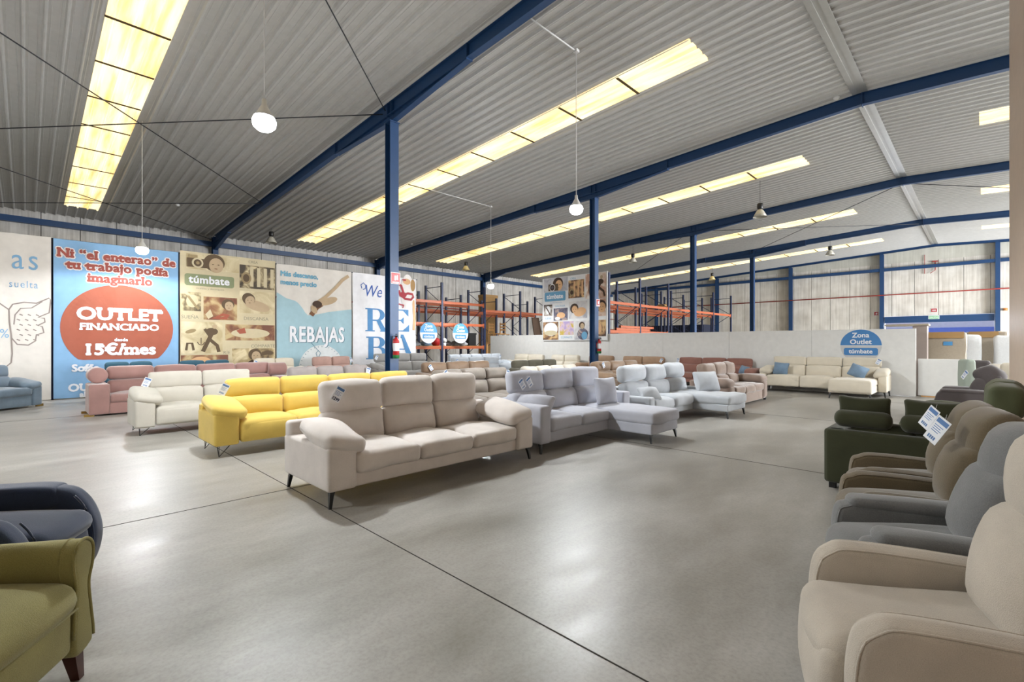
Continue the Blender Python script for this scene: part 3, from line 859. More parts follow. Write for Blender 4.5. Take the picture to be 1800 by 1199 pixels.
pillow('long light grey pillow lying against the left arm of the grey chaise sofa', 'lightgrey', (-4.72, 5.25, .60), R(15), (.62, .2, .34), .75, seed=5)
pillow('big pale grey tufted pillow leaning on the chaise end of the pale sofa', 'palegrey', (-4.35, 10.5, .68), R(68), (.66, .2, .46), .35, seed=8)
pillow('pale pillow lying by the left end of the pale grey chaise sofa', 'palegrey', (-4.5, 8.25, .56), R(60), (.42, .14, .3), .8, seed=9)
# row 2
row(-7.12, -8.0, 1.72, 5.4, 'long bright yellow corner sofa in the second row', 'yellow', n=4, arm=.3, arm_h=.58, seat=.47, lh=.15, back=.72, head=(.71, .985), legs='wire', rail=False,
    hd=.12, hpuff=.03, bpuff=.05, q=5, wr=.004, tilt=.1, tags=[(.0, 'price tag hanging at the left end of the yellow sofa', .5, None, -.0)])
row(-6.95, -8.0, 5.5, 7.95, 'taupe leather sofa with rounded headrests behind the front oatmeal sofa', 'taupe', n=3, arm=.24, arm_h=.6, seat=.45, lh=.08, back=.72, head=(.72, .97), pad='round', hd=.26, hpuff=.03, bpuff=.1, q=5, wr=.01,
    tags=[(.06, 'price tag at the left end of the taupe leather sofa', -.7, None, -.05), (.97, 'price tag at the right end of the taupe leather sofa', .2, None, .0)])
row(-7.0, -8.0, 8.1, 10.55, 'beige four cushion sofa behind the light grey chaise sofa', 'beige', n=4, arm=.2, arm_h=.55, back=.70, head=(.68, .95), hd=.2, hpuff=.04, wr=.016, pad=None)
row(-7.0, -8.0, 10.95, 13.75, 'camel brown leather sofa behind the pale grey chaise sofa', 'camel', n=3, arm=.26, arm_h=.58, back=.72, head=(.7, .99), hd=.26, hpuff=.05, bpuff=.1, wr=.014, pad='round',
    tags=[(.08, 'price tag on top of the camel brown leather sofa', -.5, None, -.05)])
# row 3
row(-9.7, -10.6, 1.23, 3.4, 'ivory two seat recliner sofa left of the yellow sofa', 'ivory', n=2, arm=.27, arm_h=.58, seat=.46, lh=.13, back=.72, head=(.72, 1.0), legs='wire', rail=False, hd=.1, hpuff=.02, bpuff=.04, q=5, wr=.004, tilt=.1,
    tags=[(.0, 'price tag at the left end of the ivory recliner sofa', .4, None, .03)])
row(-9.7, -10.65, 3.62, 6.0, 'mauve grey sofa behind the yellow sofa', 'greymauve', n=3, back=.72, head=(.7, 1.0), hd=.18, hpuff=.03, tags=[(.97, 'price tag at the right end of the mauve grey sofa', .2, None, .0)])
row(-9.8, -10.7, 7.05, 9.95, 'camel brown velvet sofa behind the taupe leather sofa', 'camel', n=3, back=.72, head=(.72, 1.0), hd=.18, hpuff=.03, wr=.012, tags=[(.06, 'price tag at the left end of the camel velvet sofa', -.6, None, .0)])
row(-9.8, -10.75, 10.5, 13.15, 'dark olive sofa with a straight box back behind the beige sofa', 'olive_dark', n=3, back=.72, head=(.7, .97), hd=.18, hpuff=.005, wr=.002)
# row 4
row(-13.05, -13.9, .9, 4.95, 'long dusty pink velvet sofa with round bolsters at both ends', 'pink', n=4, arm=.34, arm_h=.66, seat=.44, lh=.03, back=.70, head=(.72, 1.0), hd=.24, hpuff=.04, bpuff=.08, legs='gold', pad=None, q=5, wr=.01, bolster=True,
    tags=[(1.05, 'price tag on the right bolster of the pink sofa', .3, None, .05)])
row(-13.0, -14.0, 10.65, 13.5, 'light grey three seat sofa with tall cushions behind the camel sofa', 'bluegrey', n=3, back=.72, head=(.7, 1.0), hd=.2, hpuff=.04, wr=.01, tags=[(.04, 'price tag at the left end of the light grey sofa behind the camel sofa', -.5, None, 0)])
row(-12.9, -13.9, 13.8, 15.6, 'white rounded lounge seat beside the light grey sofa, near the partition', 'palegrey', n=2, back=.66, head=None, arm_h=.6, pad='round', wr=.014)
# row 5
row(-15.8, -16.75, 1.2, 2.75, 'teal two seat sofa behind the pink sofa, the left one of two', 'teal', n=2, back=.74, head=(.72, 1.01), hd=.16, hpuff=.01)
row(-15.8, -16.75, 2.85, 4.65, 'teal two seat sofa behind the pink sofa, the right one of two', 'teal', n=2, back=.74, head=(.72, 1.01), hd=.16, hpuff=.01)
row(-15.8, -16.75, 4.85, 6.6, 'small cream two seat sofa in front of the pale blue sale banner', 'cream', n=2, back=.74, head=(.72, 1.03), hd=.16, hpuff=.02, tags=[(.02, 'price tag on the small cream sofa by the sale banner', .4, None, 0)])
row(-15.8, -16.75, 6.7, 8.6, 'rose pink two seat sofa in front of the sale banner', 'rose', n=2, back=.74, head=(.72, 1.05), hd=.18, hpuff=.03, tags=[(.97, 'price tag on the rose pink sofa', -.4, None, 0)])
row(-15.4, -16.4, 8.85, 11.75, 'grey three seat recliner with high tufted back by the last white banner', 'grey', n=3, arm=.28, arm_h=.6, back=.80, head=(.82, 1.13), rail=False, hd=.16, hpuff=.03, bpuff=.08, pad='cushion', lh=.08, tags=[(.03, 'price tag on the grey recliner by the last banner', .5, None, 0)])
row(-15.9, -16.8, 12.75, 16.3, 'long pale blue grey five cushion sofa in front of the orange racking', 'bluegrey', n=5, arm=.2, back=.74, head=(.72, 1.04), hd=.18, hpuff=.03, tags=[(.95, 'price tag on the long pale sofa by the racking', .3, None, 0.02)])
# along the white partition, facing the camera
def wall_sofa(xa, xb, yb, D, label, key, **k): return sofa(label, key, ((xa + xb) / 2, yb - D / 2, 0), 0.0, xb - xa, D, **k)
wall_sofa(-17.0, -14.72, 17.45, .95, 'cream leather two seat sofa at the partition, the left one of two', 'creamleather', n=2, arm=.2, back=.72, head=(.68, 1.0), hd=.22, hpuff=.06, wr=.01, pad='round')
wall_sofa(-14.6, -12.62, 17.45, .95, 'cream leather two seat sofa at the partition, the right one of two', 'creamleather', n=2, arm=.2, back=.72, head=(.68, 1.0), hd=.22, hpuff=.06, wr=.01, pad='round')
wall_sofa(-12.5, -10.85, 17.45, .95, 'tan one piece back sofa at the partition behind the second column', 'tan', n=1, arm=.22, back=.72, head=(.7, 1.0), hd=.24, hpuff=.04, pad='round')
wall_sofa(-10.72, -8.65, 17.45, .95, 'tan two seat sofa at the partition with a price tag on its right corner', 'tan', n=2, arm=.14, back=.72, head=(.7, 1.0), hd=.24, hpuff=.03, pad=None, tags=[(1.0, 'price tag on the right corner of the tan two seat sofa', .5, None, 0)])
wall_sofa(-8.5, -5.3, 17.5, .98, 'terracotta sofa with a straight three part back at the partition', 'terracotta', n=3, arm=.3, arm_h=.56, back=.74, head=(.72, 1.0), hd=.14, hpuff=.01, pad='round', tags=[(.0, 'price tag at the left end of the terracotta sofa', .2, None, -.02)])
wall_sofa(-5.15, -1.9, 17.5, .95, 'cream three seat chaise sofa under the round wall logo', 'cream', n=3, arm=.2, arm_h=.62, seat=.52, lh=.16, back=.82, head=(.82, 1.09), chaise='R', cw=1.0, cext=.92, pad='cushion', rail=False, hd=.12, hpuff=.01, bpuff=.03, tilt=.08, q=5,
          tags=[(.99, 'price tag at the right corner of the cream chaise sofa', .5, None, -.03)])
pillow('blue grey pillow at the left end of the cream chaise sofa', 'bluepillow', (-4.6, 16.85, .72), R(0), (.44, .16, .4), .3, .08)
pillow('blue grey pillow on the chaise of the cream sofa', 'bluepillow', (-2.55, 16.6, .72), R(15), (.44, .16, .4), .5, .45, seed=6)
pillow('small blue pillow on the right end of the terracotta sofa', 'bluepillow', (-5.75, 16.95, .62), R(-20), (.34, .14, .3), .4, .2, seed=4)
# slate blue sofa at the far left, turned towards the aisle
sofa('slate blue velvet sofa standing askew at the left edge', 'slate', (-15.54, -1.03, 0), R(133), 2.8, .86, n=3, arm=.22, arm_h=.5, seat=.47, lh=.04, back=.72, head=(.70, 1.0), hd=.26, hpuff=.05, bpuff=.08, legs='gold', q=5, wr=.014)

# ------------------------------------------------------------------ armchairs near the camera
def recliner(label, key, loc, rz, pads=False, W=.76, arm=.14, armprof=None, seat_h=.47, head_top=1.12, arm_h=.62, tags=(), puff=.06, group=None, wr=.008, legh=.05, split=True, headw=None, piping=False, backy=.22, lean=.26, seatx=.0, loff=.0):
    mat = F_[key]; t = thing('armchair', label, 'armchair', loc, rz, group); seed = len(label)
    prof = armprof or [(-.40, legh), (-.45, .30), (-.44, .50), (-.385, arm_h - .025), (-.30, arm_h), (0, arm_h), (.28, arm_h - .02), (.37, arm_h - .1), (.40, .30), (.36, legh)]
    P = spline(prof, 5)
    for s_ in (-1, 1):
        mb = MB(); xa = s_ * (W / 2 - arm / 2)
        mb.prism(P, 0, xa - arm / 2, xa + arm / 2, min(.032, arm * .4), 5, 0, .010)
        arm_o = mb.build('arm', mat, t)
        mb = MB()
        for q_ in (-1, 1): mb.tube([(xa + q_ * (arm / 2 - .008), y - .008 * (1 if y > 0 else -1), z - .008) for y, z in P[4:34]], .0045, 6)
        mb.build('seam', mat, arm_o)
        # padded strip over the arm
        if not pads: continue
        mb = MB(); mb.cush((xa, -.05, arm_h - .012), (arm + .014, .64, .06), .028, 6, (.004, .02, .016), (R(0), 0, 0), wr * .4, seed + s_); mb.build('arm_pad', mat, t)
    iw = W - 2 * arm
    mb = MB(); mb.cush((0, .02, (legh + seat_h - .12) / 2), (iw - .01, .72, seat_h - .12 - legh), .03, 5); mb.build('base', mat, t)
    mb = MB(); mb.cush((0, -.1, seat_h - .07), (iw + .01, .74 + seatx, .17), .07, 8, (0, .03, .03), (R(4), 0, 0), wr, seed); mb.build('seat_cushion', mat, t)
    mb = MB(); mb.cush((0, -.43 - seatx / 2, (legh + .05 + seat_h - .06) / 2), (iw + .01, .1, seat_h - .1 - legh), .045, 7, (0, .03, 0), (R(-4), 0, 0), wr, seed + 2); mb.build('footrest_panel', mat, t)
    hw = headw or iw + .04
    mb = MB(); mb.cush((0, backy, seat_h + .19), (iw + .02, .2, .46), .09, 8, (0, .075, .02), (-lean, 0, 0), wr, seed + 4); mb.build('back_cushion', mat, t)
    mb = MB(); mb.cush((0, backy + .095, head_top - .17), (hw, .17, .36), .08, 8, (0, puff, .02), (-lean * .6, 0, 0), wr, seed + 5); mb.build('headrest', mat, t)
    mb = MB(); mb.cush((0, backy + .15, (legh + .1 + head_top - .14) / 2 + .02), (hw - .04, .12, head_top - .3 - legh), .05, 6, (0, .02, 0), (-lean * .45, 0, 0)); mb.build('back_shell', mat, t)
    for sx in (-1, 1):
        for sy in (-1, 1): leg(t, 'block', sx * (W / 2 - .09), sy * .3, legh + .02, sx, sy)
    for (lab, x, z, roll) in tags:
        v = Matrix.Rotation(rz, 4, 'Z') @ Vector((x, backy - .06 - puff, z))
        price_tag((loc[0] + v.x, loc[1] + v.y, loc[2] + v.z), rz + R(34), lab, roll, -.2, None, (.10, .17))
    return t

recliner('beige woven armchair nearest the camera in the right hand row', 'beigechair', (-.03, 2.42, 0), R(-68), W=.78, arm=.13, head_top=1.15, arm_h=.60, puff=.07, seatx=.06, backy=.2, lean=.22)
recliner('grey recliner armchair between the beige one and the brown ones', 'greychair', (-.13, 3.34, 0), R(-70), pads=True, W=.76, arm=.15, head_top=1.09, arm_h=.57, wr=.014, seatx=.05, backy=.2)
recliner('brown olive velvet recliner with a large tag, the nearer of the two brown ones', 'brownolive', (-.25, 4.08, 0), R(-75), W=.69, arm=.12, head_top=1.08, arm_h=.57, puff=.08, tags=[('large price tag on the nearer brown recliner', .08, 1.03, .5)], backy=.2)
recliner('brown olive velvet recliner, the farther of the two brown ones', 'brownolive', (-.33, 4.81, 0), R(-79), W=.70, arm=.12, head_top=1.055, arm_h=.57, puff=.08, tags=[('price tag on the farther brown recliner, half hidden', .08, 1.02, .5)], backy=.2)
recliner('charcoal armchair with fat arms in front of the leaning white panel', 'charcoal', (-.22, 12.75, 0), R(-90), pads=True, W=1.12, arm=.32, head_top=1.08, arm_h=.62, puff=.15, tags=[('price tag on the charcoal armchair headrest', .12, .98, .55)], backy=.2)
# forest green corner group: one sofa shows its back, the other stands along the partition
t = sofa('dark green sofa turned with its back to the brown recliners', 'forest', (-.47, 6.34, 0), pi, 1.46, .96, n=2, arm=.2, arm_h=.62, seat=.44, lh=.06, back=.68, head=None, pad=None, legs='block', q=5)
for i, (xa, xb) in enumerate(((-1.12, -.64), (-.58, -.05))):
    cx_ = -.47 - (xa + xb) / 2
    mb = MB(); mb.prism(spline([(.36 + .1 * cos(a), .73 + .088 * sin(a)) for a in np.linspace(0, 2 * pi, 12, endpoint=False)], 2), 0, cx_ - (xb - xa) / 2, cx_ + (xb - xa) / 2, .07, 5); mb.build('back_roll', F_['forest'], t)
    mb = MB(); mb.cush((cx_, .27, .84), (xb - xa - .03, .07, .25), .034, 6, (0, .05, -.02), (R(-8), 0, 0), .006, i, 0, .05); mb.build('back_pillow', F_['forest'], t)
sofa('green sofa with big puffy back cushions along the cream partition', 'forestlight', (-.20, 8.0, 0), R(-91.3), 2.0, 1.0, n=2, arm=.24, arm_h=.56, seat=.44, lh=.06, back=.74, head=(.68, 1.05), hd=.26, hpuff=.05, bpuff=.08, legs='block', q=6, wr=.016, pad='round', tilt=.1, hin=.02)

# olive wing chair and navy recliner at the left edge
def scroll_chair(label, key, loc, rz):
    mat = F_[key]; t = thing('armchair', label, 'armchair', loc, rz)
    W = .80
    for s_ in (-1, 1):
        cx_ = s_ * .335
        pr = [(cx_ + s_ * a, z) for a, z in ((-.055, .13), (-.06, .30), (-.048, .42), (-.066, .52), (-.06, .585), (-.02, .622), (.03, .618), (.066, .575), (.062, .50), (.036, .42), (.05, .30), (.068, .18), (.05, .13))]
        P = spline(pr, 4)
        mb = MB(); mb.prism(P, 1, -.36, .36, .02, 4); arm_o = mb.build('arm', mat, t)
        mb = MB(); mb.tube([(x, -.357, z) for x, z in P[2:-6]], .007, 6); mb.tube([(x, -.30, z) for x, z in P[8:-10]], .004, 6)
        mb.build('piping', mat, arm_o)
    mb = MB(); mb.cush((0, 0, .26), (.56, .70, .22), .03, 6, (0, .01, 0)); mb.build('base', mat, t)
    mb = MB(); mb.cush((0, -.05, .415), (.58, .66, .15), .07, 9, (0, .03, .03), (R(3), 0, 0), .004, 2); mb.build('seat_cushion', mat, t)
    mb = MB(); mb.tube([(-.27, -.37, .345), (.27, -.37, .345)], .005, 6); mb.build('piping', mat, t)
    mb = MB(); mb.cush((0, .28, .72), (.58, .18, .62), .08, 8, (0, .06, .02), (R(-12), 0, 0)); mb.build('back_cushion', mat, t)
    for s_ in (-1, 1):
        mb = MB(); mb.prism(spline([(.12, .58), (.1, .80), (.17, .98), (.30, 1.02), (.38, .9), (.36, .6)], 5), 0, s_ * .33 - .045, s_ * .33 + .045, .03, 4); mb.build('wing', mat, t)
    for sx in (-1, 1):
        for sy in (-1, 1):
            mb = MB(); x, y = sx * .33, sy * .31
            V = [(x - .03, y - .03, .16), (x + .03, y - .03, .16), (x + .03, y + .03, .16), (x - .03, y + .03, .16)] + [(x + sx * .01 - .017, y + sy * .02 - .017, 0), (x + sx * .01 + .017, y + sy * .02 - .017, 0), (x + sx * .01 + .017, y + sy * .02 + .017, 0), (x + sx * .01 - .017, y + sy * .02 + .017, 0)]
            mb.add(V, [(0, 1, 2, 3), (7, 6, 5, 4)] + [(i, i + 4, (i + 1) % 4 + 4, (i + 1) % 4) for i in range(4)])
            mb.build('leg', M['darkwood'], t)
    return t
scroll_chair('olive green armchair with scrolled arms and dark wooden legs, bottom left corner', 'olive', (-2.79, -.30, 0), R(147.3))

def bulge_chair(label, key, loc, rz):
    mat = F_[key]; t = thing('armchair', label, 'armchair', loc, rz)
    P = spline([(-.30, .05), (-.41, .12), (-.455, .28), (-.44, .42), (-.375, .55), (-.27, .615), (.0, .625), (.26, .60), (.36, .5), (.38, .2), (.3, .05)], 5)
    for s_ in (-1, 1):
        xa = s_ * .31
        mb = MB(); mb.prism(P, 0, xa - .07, xa + .07, .045, 5); arm_o = mb.build('arm', mat, t)
        mb = MB(); mb.prism(spline([(-.27, .5), (-.262, .60), (-.2, .632), (.0, .638), (.2, .625), (.24, .5), (0, .46)], 5), 0, xa - .082, xa + .082, .03, 4); mb.build('arm_cover', mat, arm_o)
        mb = MB(); mb.tube([(xa - s_ * .075, y, z) for y, z in P[4:22]], .006, 6); mb.build('piping', mat, arm_o)
    mb = MB(); mb.cush((0, 0, .22), (.5, .66, .3), .03, 5); mb.build('base', mat, t)
    mb = MB(); mb.cush((0, -.11, .43), (.5, .70, .14), .065, 9, (0, .03, .04), (R(2), 0, 0), .006, 4); mb.build('seat_cushion', mat, t)
    mb = MB(); mb.cush((0, -.40, .24), (.49, .09, .32), .04, 6, (0, .03, 0), (R(-6), 0, 0)); mb.build('footrest_panel', mat, t)
    mb = MB(); mb.cush((0, .24, .68), (.54, .2, .5), .09, 8, (0, .07, .02), (R(-14), 0, 0), .008, 3); mb.build('back_cushion', mat, t)
    mb = MB(); mb.cush((0, .34, .96), (.56, .17, .32), .08, 8, (0, .06, .02), (R(-12), 0, 0), .008, 7); mb.build('headrest', mat, t)
    for sx in (-1, 1):
        for sy in (-1, 1): leg(t, 'block', sx * .28, sy * .26, .08, sx, sy)
    return t
bulge_chair('navy blue recliner armchair behind the olive one at the left edge', 'navy', (-3.95, -.22, 0), R(150.6))

# ------------------------------------------------------------------ hanging banners (printed cloth on the front of the racking)
BX = -17.72
def wave(a, b): return .016 * sin(a * 4.1 + .5 * sin(b * 1.3)) + .010 * sin(a * 9.7 + b * .9) + .006 * sin(b * 2.3 + a)
def ban_fn(a, b, l): return (BX + wave(a, b) + l, a, b)
def banner(name_label, a0, a1, b0, b1, cloth):
    f = Flat(ban_fn, .006); f.rect(a0 + .012, a1 - .012, b0, b1, cloth, 0, 44, 30, True)
    f.label = name_label
    return f
def finish(f):
    o = f.build('advertising_banner'); tag(o, f.label, 'banner', 'banners along the left wall'); return o
C_ = {k: plain('print_' + k, v, .75) for k, v in dict(cloth=(222, 216, 208), blue=(132, 174, 212), rust=(166, 90, 68), red=(158, 78, 66), halo=(240, 234, 232), white=(238, 238, 242), skyblue=(128, 172, 206),
     line=(150, 138, 132), sepia=(206, 192, 158), sepiadark=(96, 78, 56), sepiamid=(156, 136, 100), sage=(140, 148, 112), textgrey=(140, 134, 116), seablue=(164, 196, 206), titleblue=(112, 170, 196),
     paleclock=(222, 226, 226), shadow=(96, 134, 150), skin=(188, 164, 132), skindark=(120, 82, 54), royal=(84, 140, 192), script=(60, 98, 176), crimson=(178, 62, 74), hair=(70, 50, 36), blond=(176, 140, 92), poster=(226, 226, 226), posterblue=(104, 158, 192), peach=(222, 176, 130)).items()}
PH = {'sep1': mk_photo('print_sepia_a', (92, 74, 52), (168, 146, 104), (214, 198, 160), 2.2, 1), 'sep2': mk_photo('print_sepia_b', (72, 62, 50), (128, 112, 84), (206, 190, 150), 3.2, 2), 'sep3': mk_photo('print_sepia_c', (116, 74, 56), (150, 110, 76), (190, 168, 124), 2.4, 3),
      'sep4': mk_photo('print_sepia_d', (182, 164, 126), (204, 190, 154), (222, 210, 176), 1.6, 4), 'col1': mk_photo('print_tone_a', (60, 50, 44), (150, 140, 132), (220, 216, 208), 2.4, 5), 'col2': mk_photo('print_tone_b', (70, 54, 44), (140, 104, 74), (206, 172, 120), 3, 6),
      'col3': mk_photo('print_tone_c', (190, 150, 128), (214, 190, 172), (232, 226, 218), 2, 7), 'col4': mk_photo('print_tone_d', (196, 170, 70), (206, 180, 190), (170, 150, 190), 3, 8), 'col5': mk_photo('print_tone_e', (58, 60, 72), (96, 92, 110), (170, 150, 140), 3, 9), 'col6': mk_photo('print_tone_f', (160, 160, 168), (190, 188, 192), (210, 206, 202), 2, 10)}
# 1 white cloth with lettering and a line drawn strawberry
f = banner('cream banner at the far left with blue letters and a line drawn winged berry', -2.33, .48, .02, 4.34, C_['cloth'])
f.text('as', .24, 3.44, .78, C_['skyblue'], 1, align='RIGHT', space=1.2, wfac=.72)
f.text('suelta', .22, 2.96, .26, C_['skyblue'], 1, align='RIGHT', space=1.2, wfac=.72)
f.text('50%', -.30, 1.66, .32, C_['skyblue'], 1, align='RIGHT', wfac=.8)
out = [(-.9, 2.35), (-.7, 2.6), (-.47, 2.53), (-.31, 2.38), (-.30, 2.06), (-.26, 1.65), (-.16, 1.49), (.04, 1.47), (.17, 1.58), (.19, 1.74), (.33, 1.80), (.30, 1.96), (.22, 1.99), (.35, 2.08), (.34, 2.18), (.22, 2.2), (.43, 2.33), (.46, 2.66), (.43, 2.72), (.19, 2.57), (-.04, 2.58), (-.24, 2.52), (-.31, 2.38)]
f.line(out, .03, C_['line'], 1)
f.line([(-.27, 1.75), (-.25, 1.25), (-.27, 1.02), (-.36, .92), (-.9, .9)], .03, C_['line'], 1)
f.line([(.30, 2.62), (.1, 2.44), (-.1, 2.42), (-.2, 2.25), (-.22, 2.0)], .025, C_['line'], 1)
for i in range(6):
    for j in range(3):
        a, b = -.17 + .15 * j + .05 * (i % 2), 1.62 + .13 * i
        f.line([(a, b), (a + .06, b - .03)], .026, C_['line'], 1)
finish(f)
# 2 blue banner, red disc
f = banner('light blue banner with a red disc reading OUTLET FINANCIADO 15€/mes', .5, 3.31, .03, 4.33, C_['blue'])
for txt, a, b, s_ in (('Ni “el enterao” de', 1.9, 3.86, .335), ('tu trabajo podía', 1.9, 3.56, .335), ('imaginarlo', 1.92, 3.24, .335)):
    f.text(txt, a, b, s_, C_['halo'], 2, slab=.06, space=1.06, wfac=.98, bold=.042); f.text(txt, a, b, s_, C_['red'], 5, slab=.05, space=1.06, wfac=.98, bold=.014)
f.ell(1.9, 1.95, 1.26, 1.24, C_['rust'], 1, 64, 12, clipb=1.06)
f.text('OUTLET', 1.92, 2.19, .475, C_['white'], 3, slab=.05, wfac=1.08, bold=.02)
f.text('FINANCIADO', 1.92, 1.90, .26, C_['white'], 3, slab=.045, wfac=1.12, bold=.011)
f.text('desde', 1.92, 1.58, .13, C_['white'], 3, offset=.004, slab=.05)
f.text('15€/mes', 1.92, 1.20, .44, C_['white'], 3, slab=.05, wfac=1.04, bold=.018)
f.text('Sofás', 1.15, .75, .27, C_['white'], 2, slab=.05, bold=.012)
f.text('OUTLET', 1.32, .21, .28, C_['white'], 2, slab=.05, bold=.012); f.text('al', 1.1, .04, .2, C_['white'], 2, offset=.01)
finish(f)
# 3 sepia collage
f = banner('faded sepia collage banner with a green label and small photographs', 3.33, 6.15, .03, 4.40, C_['sepia'])
def face(ca, cb, r, hair, skin, layer=2, rot=0.0):
    f.ell(ca - .12 * r, cb + .25 * r, 1.25 * r, 1.15 * r, hair, layer, 20, 2, rot); f.ell(ca + .1 * r, cb - .1 * r, .85 * r, r, skin, layer + 1, 20, 2, rot)
    for s_ in (-.3, .35): f.ell(ca + s_ * r, cb, .13 * r, .06 * r, hair, layer + 2, 10, 1)
    f.ell(ca + .05 * r, cb - .55 * r, .2 * r, .06 * r, C_['skindark'], layer + 2, 10, 1)
f.rect(3.5, 4.98, 3.86, 4.34, PH['sep4'], 1, 4, 2); face(4.3, 4.06, .24, C_['sepiadark'], C_['skin'])
f.rect(3.52, 4.10, 3.92, 4.20, C_['sepiadark'], 5); f.rect(3.56, 3.8, 4.2, 4.3, C_['sepiamid'], 5); f.ell(3.80, 4.06, .16, .16, C_['sepia'], 6); f.ell(3.80, 4.06, .11, .11, C_['sepiadark'], 7); f.ell(3.8, 4.06, .05, .05, C_['sepiamid'], 8)
f.rrect(3.46, 4.84, 3.34, 3.71, .07, C_['sage'], 1); f.text('túmbate', 4.14, 3.43, .33, C_['white'], 2, bold=.010, space=1.04)
f.text('muebles y decoración', 4.16, 3.24, .09, C_['textgrey'], 1)
f.text('CREA', 5.42, 4.24, .12, C_['textgrey'], 1)
f.rect(5.0, 6.12, 3.38, 4.16, PH['sep2'], 1, 3, 2)
for k in range(4): f.rect(5.32 + .22 * k, 5.43 + .22 * k, 3.45, 4.1, C_['sepia'], 2)
f.ell(5.2, 3.72, .16, .2, C_['sepiamid'], 3); f.ell(5.2, 3.72, .1, .13, C_['sepiadark'], 4)
f.rect(3.36, 3.9, 2.54, 3.13, PH['sep2'], 1, 2, 2); f.ell(3.66, 2.85, .16, .2, C_['sepia'], 2); f.line([(3.55, 3.0), (3.75, 2.7), (3.84, 2.6)], .07, C_['sepiamid'], 3)
f.text('SUEÑA', 3.6, 2.30, .15, C_['textgrey'], 1)
f.rect(3.97, 4.93, 2.28, 3.02, PH['sep3'], 1, 3, 2); face(4.68, 2.76, .15, C_['sepiadark'], C_['skin']); f.poly([(4.2, 2.32), (4.5, 2.5), (4.72, 2.46), (4.62, 2.3)], [(0, 3, 2, 1)], C_['rust'], 3); f.poly([(4.02, 2.45), (4.16, 2.62), (4.24, 2.4), (4.1, 2.3)], [(0, 3, 2, 1)], C_['sepia'], 3)
f.rect(5.0, 6.12, 2.54, 3.29, PH['sep4'], 1, 3, 2); f.ell(5.55, 2.8, .42, .17, C_['skin'], 2, rot=-.25); face(5.3, 2.98, .17, C_['sepiadark'], C_['skin'], 3, -.6)
f.text('DESCANSA', 5.52, 2.31, .16, C_['textgrey'], 1)
f.rect(3.36, 4.5, 1.2, 2.2, PH['sep4'], 1, 3, 3)
f.line([(4.25, 1.95), (4.1, 1.6), (3.95, 1.26)], .12, C_['sepiadark'], 2); f.line([(4.14, 1.65), (4.35, 1.45), (4.4, 1.24)], .1, C_['sepiadark'], 2); f.ell(4.2, 1.9, .17, .12, C_['sepiadark'], 3); f.ell(4.28, 2.06, .07, .07, C_['skin'], 4); f.line([(4.0, 1.98), (4.15, 1.75)], .09, C_['sepiadark'], 3)
f.line([(3.9, 1.7), (3.9, 1.5)], .025, C_['sepiadark'], 2); f.line([(3.8, 1.56), (3.84, 1.49), (3.9, 1.47), (3.96, 1.49), (4.0, 1.56)], .025, C_['sepiadark'], 2)
f.ell(3.62, 1.9, .15, .06, C_['sepiamid'], 2, rot=.3); f.line([(3.5, 1.3), (3.53, 1.52), (3.66, 1.52), (3.7, 1.3)], .07, C_['sepiadark'], 2)
f.rect(4.58, 6.12, 1.62, 2.15, PH['sep3'], 1, 3, 2); f.ell(5.35, 1.86, .6, .16, C_['sepia'], 2); f.poly([(4.9, 1.95), (5.15, 2.05), (5.2, 1.86), (5.0, 1.84)], [(0, 3, 2, 1)], C_['rust'], 3)
f.text('COMPARTE', 5.74, 1.38, .15, C_['textgrey'], 1); f.text('RÍE', 4.62, 1.17, .15, C_['textgrey'], 1)
f.rect(4.78, 6.12, .3, 1.35, PH['sep1'], 1, 3, 3); face(5.5, 1.1, .17, C_['sepiadark'], C_['skin']); f.ell(5.5, .62, .36, .36, C_['hair'], 2)
f.rect(3.36, 4.66, .3, 1.15, PH['sep3'], 1, 3, 3); f.ell(3.9, .9, .3, .2, C_['peach'], 2); f.ell(4.35, .82, .2, .14, C_['crimson'], 3)
finish(f)
# 4 sale banner
f = banner('pale blue and cream sale banner reading REBAJAS with a diving figure', 6.17, 9.0, .03, 4.33, C_['cloth'])
P = [(6.185, .05), (6.185, 3.32), (6.5, 3.13), (6.85, 3.05), (7.05, 2.85), (7.25, 2.55), (7.6, 2.60), (8.1, 2.72), (8.985, 2.86), (8.985, .05)]
na = 16
PP = []; FF = []
top = P[1:-1]; xs = np.linspace(6.185, 8.985, 29)
tz = np.interp(xs, [p[0] for p in top], [p[1] for p in top])
for x, z in zip(xs, tz):
    for j in range(9): PP.append((x, .05 + (z - .05) * j / 8))
for i in range(28):
    for j in range(8): FF.append((i * 9 + j, (i + 1) * 9 + j, (i + 1) * 9 + j + 1, i * 9 + j + 1))
f.poly(PP, FF, C_['seablue'], 1, True)
f.text('Más descanso,', 6.3, 3.92, .25, C_['titleblue'], 2, align='LEFT', bold=.011, wfac=.94); f.text('menos precio', 6.3, 3.62, .25, C_['titleblue'], 2, align='LEFT', bold=.011, wfac=.94)
f.line([(7.55, 3.0), (7.95, 3.28), (8.35, 3.68), (8.62, 3.98), (8.86, 4.16)], .12, C_['skin'], 3); f.ell(8.05, 3.12, .36, .13, C_['skin'], 3, rot=.35); f.line([(7.4, 2.56), (7.6, 2.86), (7.8, 3.0)], .17, C_['skindark'], 3); f.ell(7.62, 2.98, .17, .13, C_['hair'], 4); f.ell(7.5, 2.78, .1, .16, C_['skin'], 4, rot=.5)
f.ell(7.79, .62, .84, .84, C_['paleclock'], 2, 40, 4)
for k in range(36):
    a_ = 2 * pi * k / 36; f.line([(7.79 + .76 * cos(a_), .62 + .76 * sin(a_)), (7.79 + .81 * cos(a_), .62 + .81 * sin(a_))], .018, C_['shadow'], 3)
